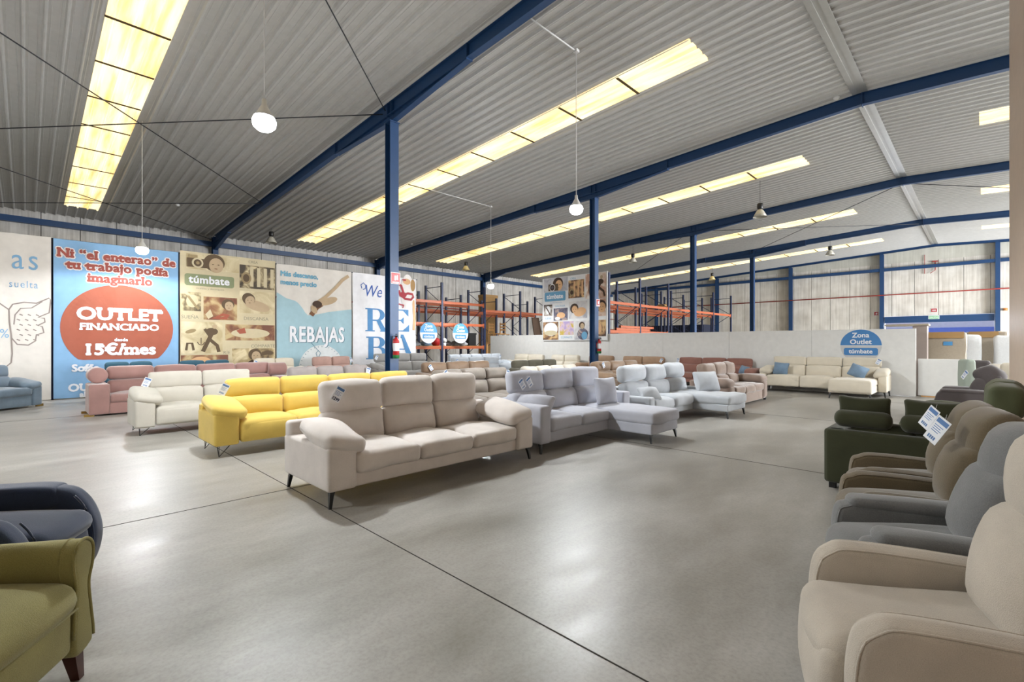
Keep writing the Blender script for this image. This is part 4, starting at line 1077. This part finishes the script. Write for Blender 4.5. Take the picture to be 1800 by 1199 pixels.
f.line([(7.62, 1.02), (7.58, 1.16), (7.66, 1.26), (7.74, 1.16), (7.66, 1.0)], .025, C_['shadow'], 3)
f.line([(7.2, 1.95), (7.36, 1.6), (7.7, 1.2)], .02, C_['shadow'], 2)
f.text('REBAJAS', 7.67, 1.56, .80, C_['shadow'], 3, bold=.018, wfac=.66, space=1.08); f.text('REBAJAS', 7.64, 1.58, .80, C_['white'], 4, bold=.018, wfac=.66, space=1.08)
finish(f)
# 5 white banner with blue serif capitals
f = banner('white banner with tall blue serif capitals, partly behind the first column', 9.03, 12.0, .03, 4.33, C_['white'])
f.text('We', 9.9, 3.42, .68, C_['script'], 1, shear=.25, wfac=.8)
f.line([(9.42, 3.72), (9.38, 3.86), (9.48, 3.95), (9.58, 3.86), (9.56, 3.72), (9.46, 3.68)], .035, C_['script'], 1)
def cap(letter, a0, b0, w_, h_):
    m_ = C_['royal']; st = w_ * .27; sf = h_ * .055
    R_ = lambda x0, x1, y0, y1: f.rect(a0 + x0 * w_, a0 + x1 * w_, b0 + y0 * h_, b0 + y1 * h_, m_, 1)
    def bowl(y0, y1, x1):
        n = 16; Po = []; yc = (y0 + y1) / 2; ry = (y1 - y0) / 2
        for i in range(n + 1):
            t_ = -pi / 2 + pi * i / n
            Po.append((a0 + (.55 + (x1 - .55) * cos(t_)) * w_, b0 + (yc + ry * sin(t_)) * h_)); Po.append((a0 + (.55 + (x1 - .55 - .24) * max(0, cos(t_))) * w_, b0 + (yc + (ry - .055) * sin(t_)) * h_))
        f.poly(Po, [(2 * i, 2 * i + 2, 2 * i + 3, 2 * i + 1) for i in range(n)], m_, 1)
        R_(.3, .56, y0, y0 + .055); R_(.3, .56, y1 - .055, y1)
    if letter in 'REB':
        R_(.1, .36, 0, 1); R_(0, .46, 0, .055); R_(0, .46, .945, 1)
    if letter == 'R':
        bowl(.46, 1, .95)
        f.poly([(a0 + .52 * w_, b0 + .5 * h_), (a0 + .78 * w_, b0), (a0 + 1.05 * w_, b0), (a0 + .72 * w_, b0 + .52 * h_)], [(0, 1, 2, 3)], m_, 1); R_(.72, 1.12, 0, .05)
    if letter == 'B': bowl(.5, 1, .9); bowl(0, .555, 1.0)
    if letter == 'E':
        R_(.3, .95, 0, .055); R_(.3, .92, .945, 1); R_(.3, .66, .48, .53)
        f.poly([(a0 + .6 * w_, b0), (a0 + w_, b0), (a0 + w_, b0 + .33 * h_)], [(0, 1, 2)], m_, 1); f.poly([(a0 + .6 * w_, b0 + h_), (a0 + .95 * w_, b0 + .68 * h_), (a0 + .95 * w_, b0 + h_)], [(0, 1, 2)], m_, 1)
        f.poly([(a0 + .5 * w_, b0 + .5 * h_), (a0 + .7 * w_, b0 + .34 * h_), (a0 + .7 * w_, b0 + .66 * h_)], [(0, 1, 2)], m_, 1)
    if letter == 'A':
        f.poly([(a0 + .42 * w_, b0 + h_), (a0 + .75 * w_, b0), (a0 + 1.05 * w_, b0), (a0 + .58 * w_, b0 + h_)], [(0, 1, 2, 3)], m_, 1)
        f.poly([(a0 + .46 * w_, b0 + h_), (a0 + .06 * w_, b0), (a0 + .13 * w_, b0), (a0 + .53 * w_, b0 + h_)], [(0, 1, 2, 3)], m_, 1)
        R_(.25, .75, .3, .35); R_(-.05, .3, 0, .05); R_(.62, 1.15, 0, .05)
cap('R', 9.56, 2.01, .95, .94); cap('E', 10.72, 2.03, .92, .94); cap('B', 9.6, .88, .95, .92); cap('A', 10.8, .98, .95, .92)
f.ell(11.55, 3.75, .36, .75, C_['halo'], 2, 24, 3); f.ell(11.5, 4.18, .2, .13, C_['peach'], 3); f.ell(11.82, 4.05, .12, .26, C_['blond'], 3); f.ell(11.36, 4.24, .1, .04, C_['crimson'], 4)
f.line([(11.1, 4.05), (11.22, 3.98), (11.3, 3.75), (11.36, 3.62), (11.55, 3.68), (11.8, 3.66), (11.85, 3.55), (11.72, 3.42), (11.4, 3.44), (11.16, 3.62), (11.1, 3.78)], .10, C_['crimson'], 4); f.ell(11.3, 3.6, .18, .12, C_['crimson'], 4); f.line([(11.1, 3.2), (11.35, 3.15), (11.3, 3.05)], .06, C_['crimson'], 4)
f.line([(11.85, 3.4), (11.92, 2.6), (11.88, 2.1)], .12, C_['peach'], 2)
finish(f)
# rail the banners are tied to
mb = MB(); mb.tube([(BX - .09, -2.4, 4.33), (BX - .09, 12.1, 4.33)], .02, 6)
for yy in (-2.3, .49, 3.32, 6.16, 9.01, 11.9): mb.tube([(BX - .09, yy, 0), (BX - .09, yy, 4.33)], .03, 8)
tag(mb.build('banner_frame', M['rackblue']), 'tube frame behind the long row of hanging banners', 'frame')

# collage panel over the partition
def pan_fn(a, b, l): return (a, 17.57 - l, b)
f = Flat(pan_fn, .004)
mbx = f.mb
f.rect(-15.24, -11.55, 1.66, 4.64, C_['poster'], 0)
mbx.box(-15.24, -11.55, 17.571, 17.60, 1.66, 4.64, 0)
f.rect(-15.15, -13.7, 3.98, 4.62, PH['col6'], 1)
face(-14.25, 4.28, .25, C_['hair'], C_['peach'], 2); f.rect(-14.85, -14.25, 4.02, 4.34, C_['sepiadark'], 6); f.ell(-14.6, 4.17, .17, .17, C_['poster'], 7); f.ell(-14.6, 4.17, .14, .14, C_['hair'], 8); f.ell(-14.6, 4.17, .06, .06, PH['col5'], 9)
f.rrect(-15.1, -13.83, 3.53, 3.97, .06, C_['posterblue'], 1); f.text('túmbate', -14.47, 3.65, .30, C_['white'], 2, bold=.009)
f.text('muebles & decoración', -14.4, 3.43, .08, C_['posterblue'], 1)
f.text('CREA', -13.4, 4.46, .13, C_['posterblue'], 1); f.rect(-13.66, -12.77, 3.6, 4.42, PH['col2'], 1)
for k in range(3): f.rect(-13.36 + .22 * k, -13.27 + .22 * k, 3.66, 4.36, C_['peach'], 2)
f.ell(-13.46, 3.86, .15, .17, C_['sepiamid'], 3); f.ell(-13.46, 3.86, .09, .1, C_['hair'], 4)
f.rect(-12.7, -11.6, 3.5, 4.62, PH['col3'], 1); f.line([(-11.85, 4.3), (-12.0, 3.95), (-12.15, 3.6)], .11, C_['hair'], 2); f.line([(-11.98, 3.98), (-11.75, 3.8), (-11.68, 3.58)], .1, C_['hair'], 2); f.ell(-11.9, 4.22, .16, .12, C_['hair'], 3); f.ell(-11.84, 4.42, .07, .08, C_['skin'], 4); f.line([(-12.45, 4.3), (-12.5, 3.9), (-12.4, 3.6)], .1, C_['skindark'], 2)
f.rect(-15.15, -14.62, 2.84, 3.38, PH['col1'], 1); f.ell(-14.88, 3.12, .15, .2, C_['poster'], 2); f.line([(-15.0, 3.25), (-14.85, 3.05), (-14.75, 2.88)], .06, C_['hair'], 3)
f.text('DESCANSA', -14.15, 3.24, .12, C_['posterblue'], 1); f.rect(-14.54, -13.7, 2.6, 3.18, PH['col5'], 1); f.ell(-14.1, 2.84, .25, .14, C_['peach'], 2); f.ell(-14.3, 2.7, .16, .08, C_['poster'], 3)
f.text('SUEÑA', -14.88, 2.68, .13, C_['posterblue'], 1)
f.rect(-13.64, -12.6, 2.66, 3.44, PH['col6'], 1); f.ell(-13.0, 2.95, .34, .2, C_['peach'], 2, rot=.2); face(-13.3, 3.08, .19, C_['hair'], C_['peach'], 3, .5)
f.rect(-12.5, -11.62, 2.72, 3.48, PH['col3'], 1); face(-11.85, 3.12, .22, C_['hair'], C_['peach'], 2); f.text('VIVE', -12.2, 2.56, .13, C_['posterblue'], 1)
f.rect(-15.2, -14.25, 1.7, 2.55, PH['col2'], 1); f.ell(-14.72, 2.2, .42, .32, C_['halo'], 2); f.ell(-14.72, 2.02, .4, .12, C_['sepia'], 3)
f.rect(-14.18, -13.36, 1.92, 2.55, PH['col4'], 1); f.text('COMPARTE', -13.77, 1.76, .13, C_['posterblue'], 1)
f.rect(-13.32, -12.48, 1.7, 2.55, PH['col6'], 1); f.ell(-12.85, 1.95, .3, .26, PH['col5'], 2); face(-12.88, 2.32, .13, C_['hair'], C_['skin'], 3); f.ell(-12.75, 1.88, .16, .18, C_['posterblue'], 4)
f.rect(-12.42, -11.62, 1.84, 2.55, PH['col2'], 1); f.ell(-12.0, 2.2, .15, .25, C_['peach'], 2)
tag(f.build('collage_panel'), 'large white panel of collage photographs with a blue label, above the partition', 'panel')

# round logo printed on the partition
def wl_fn(a, b, l): return (a, 17.648 - l, b)
f = Flat(wl_fn, .003)
f.ell(-2.65, 1.44, .51, .50, C_['poster'], 0, 40, 2, t0=pi, t1=2 * pi) if False else f.ell(-2.65, 1.44, .51, .5, M['wallgrey'], 0, 36, 2, t0=pi, t1=2 * pi)
f.ell(-2.65, 1.46, .51, .475, M['walllogo'], 0, 36, 2, t0=0, t1=pi)
f.text('Zona', -2.65, 1.70, .20, C_['white'], 1, bold=.005); f.text('Outlet', -2.65, 1.50, .20, C_['white'], 1, bold=.005)
f.rrect(-3.07, -2.23, 1.16, 1.38, .05, M['walllogo'], 1); f.text('túmbate', -2.65, 1.22, .175, C_['white'], 2, bold=.005)
tag(f.build('wall_logo'), 'round blue Zona Outlet logo printed on the white partition', 'sign')

# hanging round signs on the racking
for (yy, zz, lab) in ((12.62, 2.0, 'round Zona Outlet sign hanging on the racking, the left one'), (14.45, 2.0, 'round Zona Outlet sign hanging on the racking, the right one')):
    def rs_fn(a, b, l, yy=yy, zz=zz): return (-17.66 + l, yy + a, zz + b)
    f = Flat(rs_fn, .004)
    f.ell(0, 0, .47, .47, C_['white'], 0, 36, 2); f.mb.prism([(yy + .47 * cos(a_), zz + .47 * sin(a_)) for a_ in np.linspace(0, 2 * pi, 36, endpoint=False)], 0, -17.69, -17.661, .004, 1, f.mi(C_['white']))
    f.ell(0, .01, .465, .46, M['zonablue'], 1, 36, 2, t0=0, t1=pi)
    f.text('Zona', 0, .24, .19, C_['white'], 2, bold=.005); f.text('Outlet', 0, .07, .19, C_['white'], 2, bold=.005)
    f.rrect(-.33, .33, -.26, -.06, .04, M['zonablue'], 1); f.text('túmbate', 0, -.21, .15, C_['white'], 2, bold=.004)
    f.mb.tube([(-17.68, yy - .2, zz + .42), (-17.915, yy - .2, 2.40)], .006, 4, f.mi(C_['white']))
    tag(f.build('hanging_sign'), lab, 'sign', 'round hanging signs')

# ------------------------------------------------------------------ pallet racking
def rack(label, xf, depth, ys, levels, H, group='pallet racking', brace=True):
    """xf: front plane (towards +X); levels: per bay list of heights"""
    t = thing('pallet_rack', label, 'rack', (xf, ys[0], 0), 0, group)
    for y in ys:
        mb = MB(); yy = y - ys[0]
        for x in (0, -depth):
            s_ = -1 if x == 0 else 1
            mb.box(min(x, x + s_ * .09), max(x, x + s_ * .09), yy - .05, yy + .05, 0, H - (.04 if x else 0)); mb.box(x - .06, x + .06, yy - .07, yy + .07, 0, .01)
        zs = np.arange(.25, H - .1, .78)
        for i, z in enumerate(zs[:-1]):
            a, b = (-.05, -depth + .05) if i % 2 == 0 else (-depth + .05, -.05)
            mb.tube([(a, yy, z), (b, yy, zs[i + 1])], .018, 4)
        mb.tube([(-.05, yy, H - .18), (-depth + .05, yy, H - .18)], .018, 4)
        mb.build('upright_frame', M['rackblue'], t)
    for i in range(len(ys) - 1):
        y0, y1 = ys[i] - ys[0] + .05, ys[i + 1] - ys[0] - .05
        for z in levels[i]:
            for x in (-.045, -depth + .045):
                mb = MB(); mb.box(x - .022, x + .022, y0, y1, z - .06, z + .06); mb.box(x - .026, x + .026, y0 - .003, y0 + .05, z - .12, z + .1); mb.box(x - .026, x + .026, y1 - .05, y1 + .003, z - .12, z + .1)
                mb.build('beam', M['orange'], t)
    return t
ysA = [10.9, 13.56, 16.23, 18.84, 21.45]
rack('orange and navy racking behind the round signs, front run', -17.9, 1.35, ysA, [[1.33, 2.42, 3.44], [1.33, 2.42, 3.44], [3.17], [3.17]], 4.36)
rack('orange and navy racking standing back to back behind the round signs', -19.78, 1.35, ysA, [[2.5, 3.2], [2.5, 3.2], [3.17], [3.17]], 4.1)
ysC = [17.85, 20.5, 23.35, 26.25, 29.15, 32.0]
rack('long orange and navy racking right of the collage panel, front run', -11.62, 1.35, ysC, [[3.33, 2.05], [3.33, 2.05], [3.33], [3.33], [3.33]], 4.62)
rack('long racking right of the collage panel, rear run back to back', -13.5, 1.35, ysC, [[3.3, 2.6], [3.3], [3.3], [3.3], [3.3]], 4.6)
for i, (x, y, z) in enumerate(((-11.66, 18.4, 2.166), (-12.925, 18.6, 2.166), (-11.66, 18.75, 2.282))):
    mb = MB(); mb.box(x - .03, x + .03, y, y + 3.0, z - .05, z + .05)
    for e in (y, y + 2.94): mb.box(x - .045, x + .045, e, e + .06, z - .054, z + .06)
    tag(mb.build('loose_beam', M['orange']), ['lower loose orange beam lying along the front of the right racking', 'loose orange beam lying in the middle depth of the right racking', 'upper loose orange beam stacked on the front one of the right racking'][i], 'beam', 'loose beams on the right racking')
mb = MB(); mb.cush((-12.4, 24.2, 3.52), (.5, .5, .22), .05, 3, (0, 0, .05), (0, 0, 0), .03, 3); tag(mb.build('sack', M['cardboard']), 'small tan sack lying on top of the right racking', 'sack')
mb = MB(); mb.box(-20.5, -15.3, 36.5, 38.6, 0, 3.0)
for k in range(26): mb.box(-20.4 + .2 * k, -20.3 + .2 * k, 36.44, 36.5, 0, 3.0)
tag(mb.build('container', M['navysheet']), 'dark navy ribbed container far behind the right racking', 'container')
# things kept on the shelf under the round signs (shelf boards first)
for i, (a, b) in enumerate(((10.97, 13.49), (13.63, 16.16))):
    mb = MB(); mb.box(-19.2, -17.95, a, b, 1.39, 1.41); tag(mb.build('shelf_board', M['wood']), ['shelf board carrying pillows, left bay of the racking', 'shelf board carrying pillows, right bay of the racking'][i], 'shelf board')
shelf = [('pale grey pillow at the left end of the racking shelf', 'bluegrey', 12.25), ('blue pillow second on the racking shelf', 'bluepillow', 12.82), ('dark patterned pillow on the racking shelf right of the upright', 'charcoal', 14.1), ('black and white speckled pillow on the racking shelf', 'greychair', 14.54), ('light pillow at the right of the speckled one on the shelf', 'palegrey', 14.99)]
for i, (lab, key, y) in enumerate(shelf):
    pillow(lab, key, (-18.2, y, 1.515), R(90), (.42, .16, .42), 1.45, seed=i, group='pillows on the racking shelf')
mb = MB(); mb.cush((-18.15, 13.36, 1.585), (.36, .3, .34), .1, 5, (.03, .03, .04), (0, 0, 0), .03, 2); tag(mb.build('red_bag', M['red']), 'red bag on the racking shelf beside the upright', 'bag')
mb = MB(); mb.lathe([(.001, -.12), (.07, -.1), (.115, -.03), (.115, .03), (.07, .1), (.001, .12)], (-18.0, 13.75, 1.66)); mb.lathe([(.08, -.25), (.09, -.11), (.05, -.1)], (-18.0, 13.75, 1.66)); tag(mb.build('globe_lamp', M['white']), 'small white globe lamp on the racking shelf', 'lamp')
mb = MB(); mb.box(-18.8, -18.1, 15.35, 15.8, 1.41, 2.02); mb.box(-18.82, -18.08, 15.33, 15.82, 1.96, 2.04); tag(mb.build('storage_box', M['black']), 'black box on the racking shelf, right end', 'box')
# stools, table and boards stored further back
def stool(loc, rz, lab, H=1.1):
    t = thing('wooden_chair', lab, 'chair', loc, rz, 'stored wooden chairs')
    for sx in (-1, 1):
        for sy in (-1, 1):
            mb = MB(); mb.box(sx * .19 - .02, sx * .19 + .02, sy * .19 - .02, sy * .19 + .02, 0, H if sy > 0 else .46); mb.build('leg', M['wood'], t)
    mb = MB(); mb.box(-.23, .23, -.23, .23, .46, .5); mb.build('seat', M['wood'], t)
    for z in (.66, .82, .98): mb = MB(); mb.box(-.17, .17, .18, .2, z, z + .07); mb.build('back_slat', M['wood'], t)
ptab = thing('storage_platform', 'raised wooden storage platform behind the partition', 'platform', (-19.0, 18.22, 0))
mb = MB(); mb.box(-.62, .85, -.42, .42, 1.52, 1.58); mb.build('deck', M['wood'], ptab)
for sx in (-.55, .78):
    for sy in (-.36, .36): mb = MB(); mb.box(sx - .04, sx + .04, sy - .04, sy + .04, 0, 1.52); mb.build('leg', M['wood'], ptab)
stool((-19.38, 18.2, 1.58), 1.57, 'stored wooden chair nearest the racking end, above the partition')
stool((-18.9, 18.25, 1.58), 0, 'stored wooden chair between the other one and the white legged table')
tb = thing('side_table', 'small wooden table with white legs stored above the partition', 'table', (-18.42, 18.1, 1.58), .1)
mb = MB(); mb.box(-.22, .22, -.2, .2, .42, .46); mb.build('table_top', M['wood'], tb)
for sx in (-1, 1):
    for sy in (-1, 1): mb = MB(); mb.box(sx * .18 - .025, sx * .18 + .025, sy * .16 - .025, sy * .16 + .025, 0, .42); mb.build('leg', M['white'], tb)
mb = MB(); mb.add([(-18.3, 20.6, 1.0), (-18.3, 21.35, 1.0), (-18.8, 21.35, 3.05), (-18.8, 20.75, 3.05), (-18.36, 20.6, 1.0), (-18.36, 21.35, 1.0), (-18.86, 21.35, 3.05), (-18.86, 20.75, 3.05)], [(0, 1, 2, 3), (7, 6, 5, 4), (0, 4, 5, 1), (1, 5, 6, 2), (2, 6, 7, 3), (3, 7, 4, 0)])
tag(mb.build('brown_board', M['brownboard']), 'large brown board leaning in the racking left of the collage panel', 'board')
mb = MB(); mb.box(-22.9, -22.3, 20.2, 21.3, 0, 4.6); mb.box(-22.92, -22.28, 20.18, 21.32, 4.45, 4.62)
tag(mb.build('tall_carton', M['cardboard']), 'tall tan carton standing behind the racking near the lit lamp', 'carton')

# ------------------------------------------------------------------ extinguishers and signs
def extinguisher(x, y, z, lab):
    t = thing('fire_extinguisher', lab, 'fire extinguisher', (x, y, z), 0, 'fire extinguishers')
    mb = MB(); mb.lathe([(.001, 0), (.07, 0), (.082, .03), (.082, .36), (.065, .42), (.03, .45), (.03, .48), (.001, .48)], (0, 0, .0)); cyl = mb.build('cylinder', M['red'], t)
    mb = MB(); mb.lathe([(.084, .02), (.084, -.06), (.06, -.07), (.001, -.07)]); mb.build('base_ring', M['green'], t)
    mb = MB(); mb.lathe([(.0835, .12), (.0835, .32)]); mb.build('instruction_label', M['paper'], cyl)
    mb = MB(); mb.box(-.02, .1, -.015, .015, .48, .52); mb.box(-.02, .09, -.012, .012, .54, .56); mb.build('handle', M['black'], t)
    mb = MB(); mb.tube([(0, -.02, .5), (0, -.1, .5), (.02, -.125, .42), (.02, -.12, .2), (.01, -.1, .1)], .012, 6); mb.build('hose', M['black'], t)
    mb = MB(); mb.box(-.094, -.078, -.05, .05, .15, .35); mb.build('bracket', M['red'], t)
extinguisher(-10.74, 6.66, 1.2, 'red fire extinguisher on the nearest blue column')
extinguisher(-10.74, 15.76, 1.2, 'red fire extinguisher on the second blue column')
def sign(lab, pts, rgb_mat, glyph, cat='sign', name='safety_sign'):
    """pts: centre, half width vec, half height"""
    c, hw, hh = Vector(pts[0]), Vector(pts[1]), pts[2]
    nrm = hw.normalized().cross(Vector((0, 0, 1)))
    wv = hw.length
    def fn(a, b, l): return tuple(c + hw.normalized() * a + Vector((0, 0, b)) + nrm * (l + .004))
    f = Flat(fn, .002); f.rect(-wv, wv, -hh, hh, M['paper'], 0); f.rect(-wv * .9, wv * .9, -hh * .9, hh * .9, rgb_mat, 1)
    glyph(f, wv, hh)
    f.mb.box(-wv, wv, -hh, hh, 0, .003, 0, Matrix((hw.normalized().to_4d(), (0, 0, 1, 0), nrm.to_4d(), (0, 0, 0, 1))).transposed() if False else Matrix.Translation(c) @ Matrix((tuple(hw.normalized()) + (0,), (0, 0, 1, 0), tuple(nrm) + (0,), (0, 0, 0, 1))).transposed())
    tag(f.build(name), lab, cat, 'safety signs'); return f
def g_ext(f, w_, h_):
    f.rrect(-w_ * .25, w_ * .1, -h_ * .4, h_ * .45, w_ * .1, C_['white'], 2); f.rect(w_ * .2, w_ * .5, -h_ * .3, h_ * .55, C_['white'], 2); f.rect(-w_ * .7, w_ * .7, -h_ * .8, -h_ * .62, C_['white'], 2)
def g_bars(f, w_, h_):
    f.rect(-w_ * .6, w_ * .6, h_ * .1, h_ * .35, C_['white'], 2); f.rect(-w_ * .6, w_ * .6, -h_ * .4, -h_ * .15, C_['white'], 2)
sign('red extinguisher sign strapped to the nearest blue column', ((-10.83, 6.70, 3.2), (0, .14, 0), .15), M['red'], g_ext)
sign('small red extinguisher sign on the second blue column', ((-10.83, 15.82, 3.12), (0, .12, 0), .14), M['red'], g_ext)
sign('small red sign on the end wall left of the gate', ((-5.55, YE - .02, 3.68), (.13, 0, 0), .15), M['red'], g_ext)
sign('small red sign above the middle of the gate', ((-2.41, YE - .02, 3.78), (.16, 0, 0), .13), M['red'], g_bars)
sign('green exit sign on the gate lintel', ((-2.41, YE - .215, 3.3), (.28, 0, 0), .12), plain('exit_green', (150, 200, 160), .6), lambda f, w_, h_: f.text('SALIDA', 0, -h_ * .4, .13, C_['white'], 2))
mb = MB(); mb.box(.85, 1.05, YE - .12, YE - .0, 3.6, 3.75); mb.lathe([(.001, .06), (.06, .05), (.08, 0), (.06, -.05), (.001, -.06)], (.95, YE - .16, 3.66)); tag(mb.build('alarm_siren', plain('amber', (210, 140, 70), .5)), 'small amber alarm beside the right gate post', 'alarm')
mb = MB(); mb.box(-2.5, -2.2, YE - .12, YE - .01, 7.05, 7.12); mb.tube([(-2.35, YE - .08, 7.05), (-2.35, YE - .08, 6.5), (-2.6, YE - .1, 6.3)], .03, 6); mb.tube([(-2.9, YE - .06, 7.6), (-2.9, YE - .06, 6.3)], .02, 6)
tag(mb.build('hose_fitting', M['redpipe']), 'small red hose fitting high on the end wall above the gate', 'fitting')

# ------------------------------------------------------------------ mattresses and panels stored by the gate
def slab(name, lab, cat, c, size, mat, rz=0.0, lean=0.0, r=.05, puff=.02, wr=.01, group=None, extra=None):
    t = thing(name, lab, cat, c, rz, group)
    mb = MB(); mb.cush((0, 0, size[2] / 2), size, r, 7, (0, puff, 0), (lean, 0, 0), wr, len(lab)); mb.build('body', mat, t)
    if extra: extra(t)
    return t
def cartoncap(w_, z, d):
    def fn(t):
        mb = MB(); mb.box(-w_ * .5, w_ * .42, -d / 2 - .05, -d / 2 - .035, z - .17, z); mb.box(-w_ * .5, w_ * .42, -d / 2 - .05, d / 2 + .03, z, z + .012); mb.build('cardboard_edge', M['cardboard'], t)
    return fn
def lab_and_cap(t):
    cartoncap(1.0, 1.84, .3)(t)
    mb = MB(); mb.box(-.02, .18, -.195, -.185, 1.46, 1.57); mb.build('blue_label', M['zonablue'], t)
slab('wrapped_mattress', 'taupe wrapped mattress with cardboard top and a blue label', 'mattress', (-.83, 19.0, 0), (.96, .3, 1.84), M['wrapbeige'], 0, 0, .06, .03, .012, 'wrapped mattresses by the gate', lab_and_cap)
slab('wrapped_mattress', 'clear wrapped mattress just behind the blue labelled one', 'mattress', (-.62, 19.5, 0), (1.15, .3, 1.78), M['plastic'], .05, 0, .1, .04, .02, 'wrapped mattresses by the gate')
slab('wrapped_mattress', 'clear wrapped mattress bulging left of the blue labelled one', 'mattress', (-1.43, 19.5, 0), (.35, .5, 1.8), M['plastic'], 0, 0, .12, .04, .02, 'wrapped mattresses by the gate')
slab('wrapped_mattress', 'taupe wrapped mattress with a cardboard top beside the cream partition', 'mattress', (.05, 20.2, 0), (.95, .3, 1.86), M['wrapbeige'], -.2, 0, .06, .03, .014, 'wrapped mattresses by the gate', cartoncap(.7, 1.86, .3))
slab('wrapped_mattress', 'clear wrapped mattress half hidden by the edge of the cream partition', 'mattress', (.45, 19.6, 0), (.5, .35, 1.75), M['plastic'], .1, 0, .1, .05, .02, 'wrapped mattresses by the gate')
slab('headboard_panel', 'large off white panel with a cut corner leaning behind the charcoal armchair', 'panel', (-.70, 17.9, .03), (1.3, .06, 1.05), M['partition'], 0, -.03, .02, 0, 0)
mb = MB(); mb.box(-1.28, -.7, 17.86, 17.96, 0, .035); tag(mb.build('wooden_batten', M['wood']), 'short wooden batten under the off white panel', 'batten')
slab('wardrobe_panel', 'tall grey brown panel standing just behind the right end of the white partition', 'panel', (-1.32, 18.35, 0), (.32, .5, 2.02), plain('grey_brown_board', (150, 136, 128), .6), 0, 0, .012, 0, 0)
slab('flat_board', 'flat grey wrapped board on top of the tall panel behind the partition', 'panel', (-1.62, 18.35, 2.025), (1.0, .55, .06), M['wrapbeige'], 0, 0, .02, 0, .004)
slab('pale_green_cushion', 'tall pale green foam cushion leaning behind the charcoal armchair', 'cushion', (-.26, 13.95, 0), (.34, .16, 1.18), plain('pale_green_foam', (166, 176, 164), .85), -1.0, 0.0, .06, .02, .004)
slab('black_cushion', 'black upright cushion behind the charcoal armchair', 'cushion', (-.04, 14.72, 0), (.3, .16, 1.14), F_['charcoal'], -.3, 0, .06, .02, .008)
slab('beige_cushion', 'beige crumpled cushion leaning by the edge of the cream partition', 'cushion', (.2, 14.3, 0), (.3, .2, 1.1), F_['beige'], .4, 0, .08, .04, .02)
slab('beige_cushion', 'tall beige cushion nearest the edge of the cream partition', 'cushion', (.36, 13.9, 0), (.24, .2, 1.12), F_['cream'], -.5, 0, .08, .04, .02)
